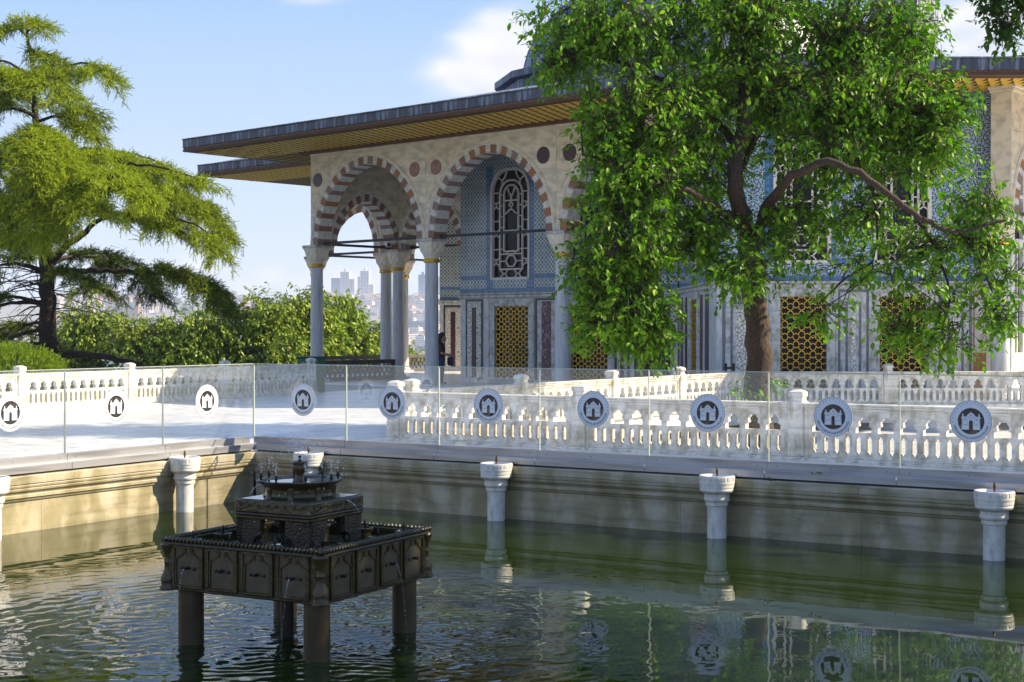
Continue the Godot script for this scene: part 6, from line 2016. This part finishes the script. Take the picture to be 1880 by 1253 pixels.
func small_things() -> void:
	# litter bin by the corner column
	var t := thing("litter_bin", "green double litter bin with white recycling marks beside the corner column", "bin", Transform3D(Basis(Vector3.UP, -0.35), Vector3(-5.17, -0.02, -38.40) * Vector3(1, 0, 1)))
	slab("bin_body", Vector3(0, 0.44, 0), Vector3(0.60, 0.88, 0.42), 0.02, M.bin_green, t)
	slab("bin_lid", Vector3(0, 0.90, 0), Vector3(0.64, 0.05, 0.46), 0.015, M.bin_dark, t)
	slab("bin_divider", Vector3(0, 0.44, 0.212), Vector3(0.015, 0.8, 0.012), 0, M.bin_dark, t)
	for x: float in [0.12, -0.12]:
		var b := MB.new()
		var s := put("recycling_mark", disc(0.055, 0.0, 0.003, 0.044), M.bin_print, t, shift(x, 0.72, 0.211))
		if x < 0:
			b.path([Vector2(-0.004, -0.025), Vector2(-0.004, 0.025)], 0.014, 0.0, 0.003)
			b.path([Vector2(-0.015, -0.025), Vector2(0.015, -0.025)], 0.010, 0.0, 0.003)
		else:
			for k in 3:
				var a := TAU * k / 3 + PI / 2
				var p := Vector2(cos(a), sin(a)) * 0.03
				var q := Vector2(cos(a + 1.5), sin(a + 1.5)) * 0.03
				b.bar(p, q, 0.010, 0.0, 0.003)
		part("mark_arrows", b, M.bin_print, s)
		slab("printed_line", Vector3(x, 0.52, 0.2115), Vector3(0.022, 0.22, 0.002), 0, M.bin_print, t)
	# black stand beside the marble pier
	t = thing("barrier_stand", "small black H-shaped metal stand left of the tree trunk, before the veined marble wall", "stand", Transform3D(Basis(), Vector3(4.65, 0.52, -31.90) * Vector3(1, 0, 1)))
	for x: float in [-0.085, 0.085]: slab("stand_post", Vector3(x, 0.45, 0), Vector3(0.06, 0.90, 0.06), 0.008, M.black_metal, t)
	slab("crossbar", Vector3(0, 0.80, 0), Vector3(0.11, 0.045, 0.04), 0.006, M.black_metal, t)
	slab("stand_foot", Vector3(0, 0.015, 0), Vector3(0.32, 0.03, 0.24), 0.008, M.black_metal, t)
	# security camera on the tie rod
	t = thing("security_camera", "small security camera on the iron tie rod above the grey columns", "camera", Transform3D(Basis(Vector3.UP, 0.3), Vector3(-3.93, 4.29, -47.30)))
	slab("camera_housing", Vector3(0, 0, 0), Vector3(0.16, 0.15, 0.30), 0.02, M.camera_white, t)
	slab("camera_hood", Vector3(0, 0.085, 0.03), Vector3(0.19, 0.015, 0.36), 0.004, M.camera_white, t)
	put("lens", disc(0.058, 0.0, 0.02), M.black_metal, t, shift(0, -0.005, 0.145))
	slab("camera_bracket", Vector3(-0.14, -0.04, -0.05), Vector3(0.16, 0.05, 0.05), 0.01, M.iron, t)
	# dead leaves blown onto the steel channel and the coping
	var xs := []
	var cs := PackedColorArray()
	for q in [[7.9, 0.108, 0.09], [7.93, 0.108, 0.08], [7.85, 0.108, 0.085], [7.3, 0.004, 0.03], [7.34, 0.006, 0.02], [9.2, 0.004, 0.0], [3.95, 0.004, -0.02], [9.35, 0.004, 0.01], [3.3, 0.004, -0.02], [10.1, 0.004, 0.03]]:
		for k in 3:
			xs.append(POOL * Transform3D(along(Vector3(rnd(-1, 1), rnd(-0.1, 0.3), rnd(-1, 1)), Vector3.UP, rnd(0.04, 0.07)), Vector3(q[0] + rnd(-0.04, 0.04), q[1] + 0.006 + 0.006 * k, q[2] + rnd(-0.015, 0.015))))
			cs.append(Color(0.10, 0.08, 0.02).lerp(Color(0.06, 0.10, 0.02), rng.randf()))
	var o := many("fallen_leaves", leaf_mesh(0.3), xs, M.leaf, null, cs)
	tag(o, "few dead leaves lying on the steel channel and the coping", "leaves")

func flesh(bones: Array, cell: float, k: float) -> MB:
	# distance to tapered capsules, joined with a smooth minimum and meshed as surface nets
	var lo := Vector3.ONE * 1e9
	var hi := Vector3.ONE * -1e9
	for q in bones:
		var r: float = maxf(q[2], q[3]) + 0.05
		for p: Vector3 in [q[0], q[1]]:
			lo = lo.min(p - Vector3.ONE * r)
			hi = hi.max(p + Vector3.ONE * r)
	var n := Vector3i((hi - lo) / cell) + Vector3i.ONE * 2
	var f := PackedFloat32Array()
	f.resize(n.x * n.y * n.z)
	f.fill(0.0)
	for q in bones:
		var a: Vector3 = q[0]
		var b: Vector3 = q[1]
		var r: float = maxf(q[2], q[3]) + 0.045
		var i0 := Vector3i((a.min(b) - Vector3.ONE * r - lo) / cell).max(Vector3i.ZERO)
		var i1 := (Vector3i((a.max(b) + Vector3.ONE * r - lo) / cell) + Vector3i.ONE).min(n - Vector3i.ONE)
		var ab := b - a
		var sq: Vector3 = q[4] if q.size() > 4 else Vector3.ONE
		for z in range(i0.z, i1.z + 1):
			for y in range(i0.y, i1.y + 1):
				for x in range(i0.x, i1.x + 1):
					var p := lo + Vector3(x, y, z) * cell
					var t := clampf((p - a).dot(ab) / maxf(ab.length_squared(), 1e-9), 0, 1)
					var d := ((p - a - ab * t) / sq).length() - lerpf(q[2], q[3], t)
					f[(z * n.y + y) * n.x + x] += exp(-d * k)
	for i in f.size(): f[i] = 1.0 if f[i] < 1e-9 else -log(f[i]) / k
	var mb := MB.new()
	var vert := {}
	var st := PackedInt32Array([1, n.x, n.x * n.y])
	for z in n.z - 1:
		for y in n.y - 1:
			for x in n.x - 1:
				var c := (z * n.y + y) * n.x + x
				var sum := Vector3.ZERO
				var m := 0
				for e in 12:
					var ax := e / 4
					var u := (ax + 1) % 3
					var w := (ax + 2) % 3
					var o := Vector3.ZERO
					o[u] = e % 2
					o[w] = (e / 2) % 2
					var i := c + int(o.x) * st[0] + int(o.y) * st[1] + int(o.z) * st[2]
					var v0 := f[i]
					var v1 := f[i + st[ax]]
					if (v0 < 0) != (v1 < 0):
						o[ax] = v0 / (v0 - v1)
						sum += o
						m += 1
				if m: vert[c] = lo + (Vector3(x, y, z) + sum / m) * cell
	var grad := func(p: Vector3) -> Vector3:
		var g := (p - lo) / cell
		var i := Vector3i(g).clamp(Vector3i.ONE, n - Vector3i.ONE * 3)
		var c := (i.z * n.y + i.y) * n.x + i.x
		return Vector3(f[c + 1] + f[c + 2] - f[c] - f[c - 1], f[c + st[1]] + f[c + 2 * st[1]] - f[c] - f[c - st[1]], f[c + st[2]] + f[c + 2 * st[2]] - f[c] - f[c - st[2]]).normalized()
	for z in range(1, n.z - 1):
		for y in range(1, n.y - 1):
			for x in range(1, n.x - 1):
				var c := (z * n.y + y) * n.x + x
				for ax in 3:
					var v0 := f[c]
					var v1 := f[c + st[ax]]
					if (v0 < 0) == (v1 < 0): continue
					var u: int = st[(ax + 1) % 3]
					var w: int = st[(ax + 2) % 3]
					var q := [c - u - w, c - w, c, c - u]
					if not (vert.has(q[0]) and vert.has(q[1]) and vert.has(q[2]) and vert.has(q[3])): continue
					if v0 > 0: q.reverse()
					var p: Array = [vert[q[0]], vert[q[1]], vert[q[2]], vert[q[3]]]
					var g: Array = [grad.call(p[0]), grad.call(p[1]), grad.call(p[2]), grad.call(p[3])]
					mb.trin(p[0], p[1], p[2], g[0], g[1], g[2])
					mb.trin(p[0], p[2], p[3], g[0], g[2], g[3])
	return mb

func woman() -> void:
	# stands in profile behind the second column, looking along the wall, a bag held before her
	var at := Transform3D(Basis(Vector3.UP, 0.12), Vector3(-2.06, 0.03, -43.3))
	var t := thing("person", "woman in dark maroon top and jeans standing in profile behind the second column", "person", at)
	var V := func(x: float, y: float, z: float) -> Vector3: return Vector3(x, y, z)
	# head, neck and arms: skin; she faces +x
	var skin := [
		[V.call(0.0, 1.17, 0), V.call(0.02, 1.27, 0), 0.045, 0.042], [V.call(0.03, 1.36, 0), V.call(0.035, 1.395, 0), 0.078, 0.08, Vector3(1.05, 1.1, 0.9)], [V.call(0.06, 1.30, 0), V.call(0.075, 1.32, 0), 0.04, 0.05],
		[V.call(0.118, 1.355, 0), V.call(0.132, 1.338, 0), 0.010, 0.014], [V.call(0.112, 1.305, 0), V.call(0.115, 1.305, 0), 0.016, 0.016], [V.call(0.108, 1.275, 0), V.call(0.1, 1.275, 0), 0.018, 0.02],
	]
	for s: float in [-1.0, 1.0]:
		skin.append([V.call(-0.005, 1.11, s * 0.165), V.call(0.02, 0.90, s * 0.19), 0.043, 0.036])
		skin.append([V.call(0.02, 0.90, s * 0.19), V.call(0.205, 0.845, s * 0.12), 0.035, 0.024])
		skin.append([V.call(0.205, 0.845, s * 0.12), V.call(0.255, 0.835, s * 0.10), 0.026, 0.030, Vector3(1, 1, 0.7)])
		for k in 4: skin.append([V.call(0.27, 0.85 - k * 0.018, s * 0.10), V.call(0.31 - 0.006 * k, 0.842 - k * 0.019, s * 0.075), 0.010, 0.008])
		skin.append([V.call(0.24, 0.86, s * 0.09), V.call(0.28, 0.875, s * 0.065), 0.011, 0.009])
	part("body", flesh(skin, 0.010, 60.0), M.skin, t)
	var top := [[V.call(0.0, 1.12, -0.10), V.call(0.0, 1.12, 0.10), 0.075, 0.075], [V.call(-0.005, 1.0, -0.06), V.call(-0.005, 1.0, 0.06), 0.10, 0.10], [V.call(0.03, 1.0, -0.05), V.call(0.03, 1.0, 0.05), 0.085, 0.085], [V.call(0.0, 0.86, -0.06), V.call(0.0, 0.86, 0.06), 0.098, 0.098], [V.call(-0.01, 0.76, -0.06), V.call(-0.01, 0.76, 0.06), 0.112, 0.112], [V.call(0, 1.16, 0), V.call(0, 1.18, 0), 0.06, 0.052]]
	for s: float in [-1.0, 1.0]: top.append([V.call(-0.003, 1.12, s * 0.15), V.call(0.012, 0.97, s * 0.183), 0.058, 0.054])
	part("maroon_top", flesh(top, 0.013, 45.0), M.maroon_cloth, t)
	var legs := [[V.call(-0.01, 0.72, -0.05), V.call(-0.01, 0.72, 0.05), 0.12, 0.12]]
	for s: float in [-1.0, 1.0]:
		legs.append([V.call(-0.01, 0.70, s * 0.075), V.call(0.015 * s + 0.01, 0.40, s * 0.085), 0.088, 0.060])
		legs.append([V.call(0.015 * s + 0.01, 0.40, s * 0.085), V.call(0.03 * s - 0.02, 0.075, s * 0.09), 0.060, 0.046])
	part("jeans", flesh(legs, 0.014, 45.0), M.denim, t)
	var shoes := []
	for s: float in [-1.0, 1.0]: shoes.append([V.call(0.03 * s - 0.03, 0.035, s * 0.09), V.call(0.03 * s + 0.10, 0.028, s * 0.10), 0.035, 0.028])
	part("shoes", flesh(shoes, 0.011, 60.0), M.black_metal, t)
	part("hair", flesh([[V.call(0.005, 1.40, 0), V.call(0.03, 1.425, 0), 0.092, 0.082, Vector3(1, 1, 0.95)], [V.call(-0.045, 1.36, 0), V.call(-0.07, 1.22, 0), 0.075, 0.07], [V.call(-0.07, 1.22, 0), V.call(-0.10, 1.06, 0.0), 0.07, 0.045, Vector3(0.9, 1, 1.5)], [V.call(0.055, 1.44, 0), V.call(0.08, 1.42, 0), 0.035, 0.02, Vector3(1, 1, 1.8)]], 0.012, 60.0), M.hair, t)
	var eyes := MB.new()
	for s: float in [-1.0, 1.0]: eyes.lathe([Vector2(0, -0.006), Vector2(0.007, 0), Vector2(0, 0.006)], 10, Vector3(0.106, 1.352, s * 0.03))
	part("eyes", eyes, M.black_metal, t)
	var bag := thing("shoulder_bag", "dark purple bag held at the waist of the woman behind the column", "bag", at * Transform3D(Basis(), Vector3(0.27, 0.66, 0.0)))
	slab("bag_body", Vector3(0, 0, 0), Vector3(0.17, 0.24, 0.10), 0.03, M.bag_cloth, bag)
	var b := MB.new()
	b.tube([Vector3(-0.06, 0.11, 0.02), Vector3(-0.03, 0.19, 0.05), Vector3(0.02, 0.19, 0.06), Vector3(0.05, 0.11, 0.02)], [0.008, 0.008, 0.008, 0.008], 6)
	part("strap", b, M.bag_cloth, bag)
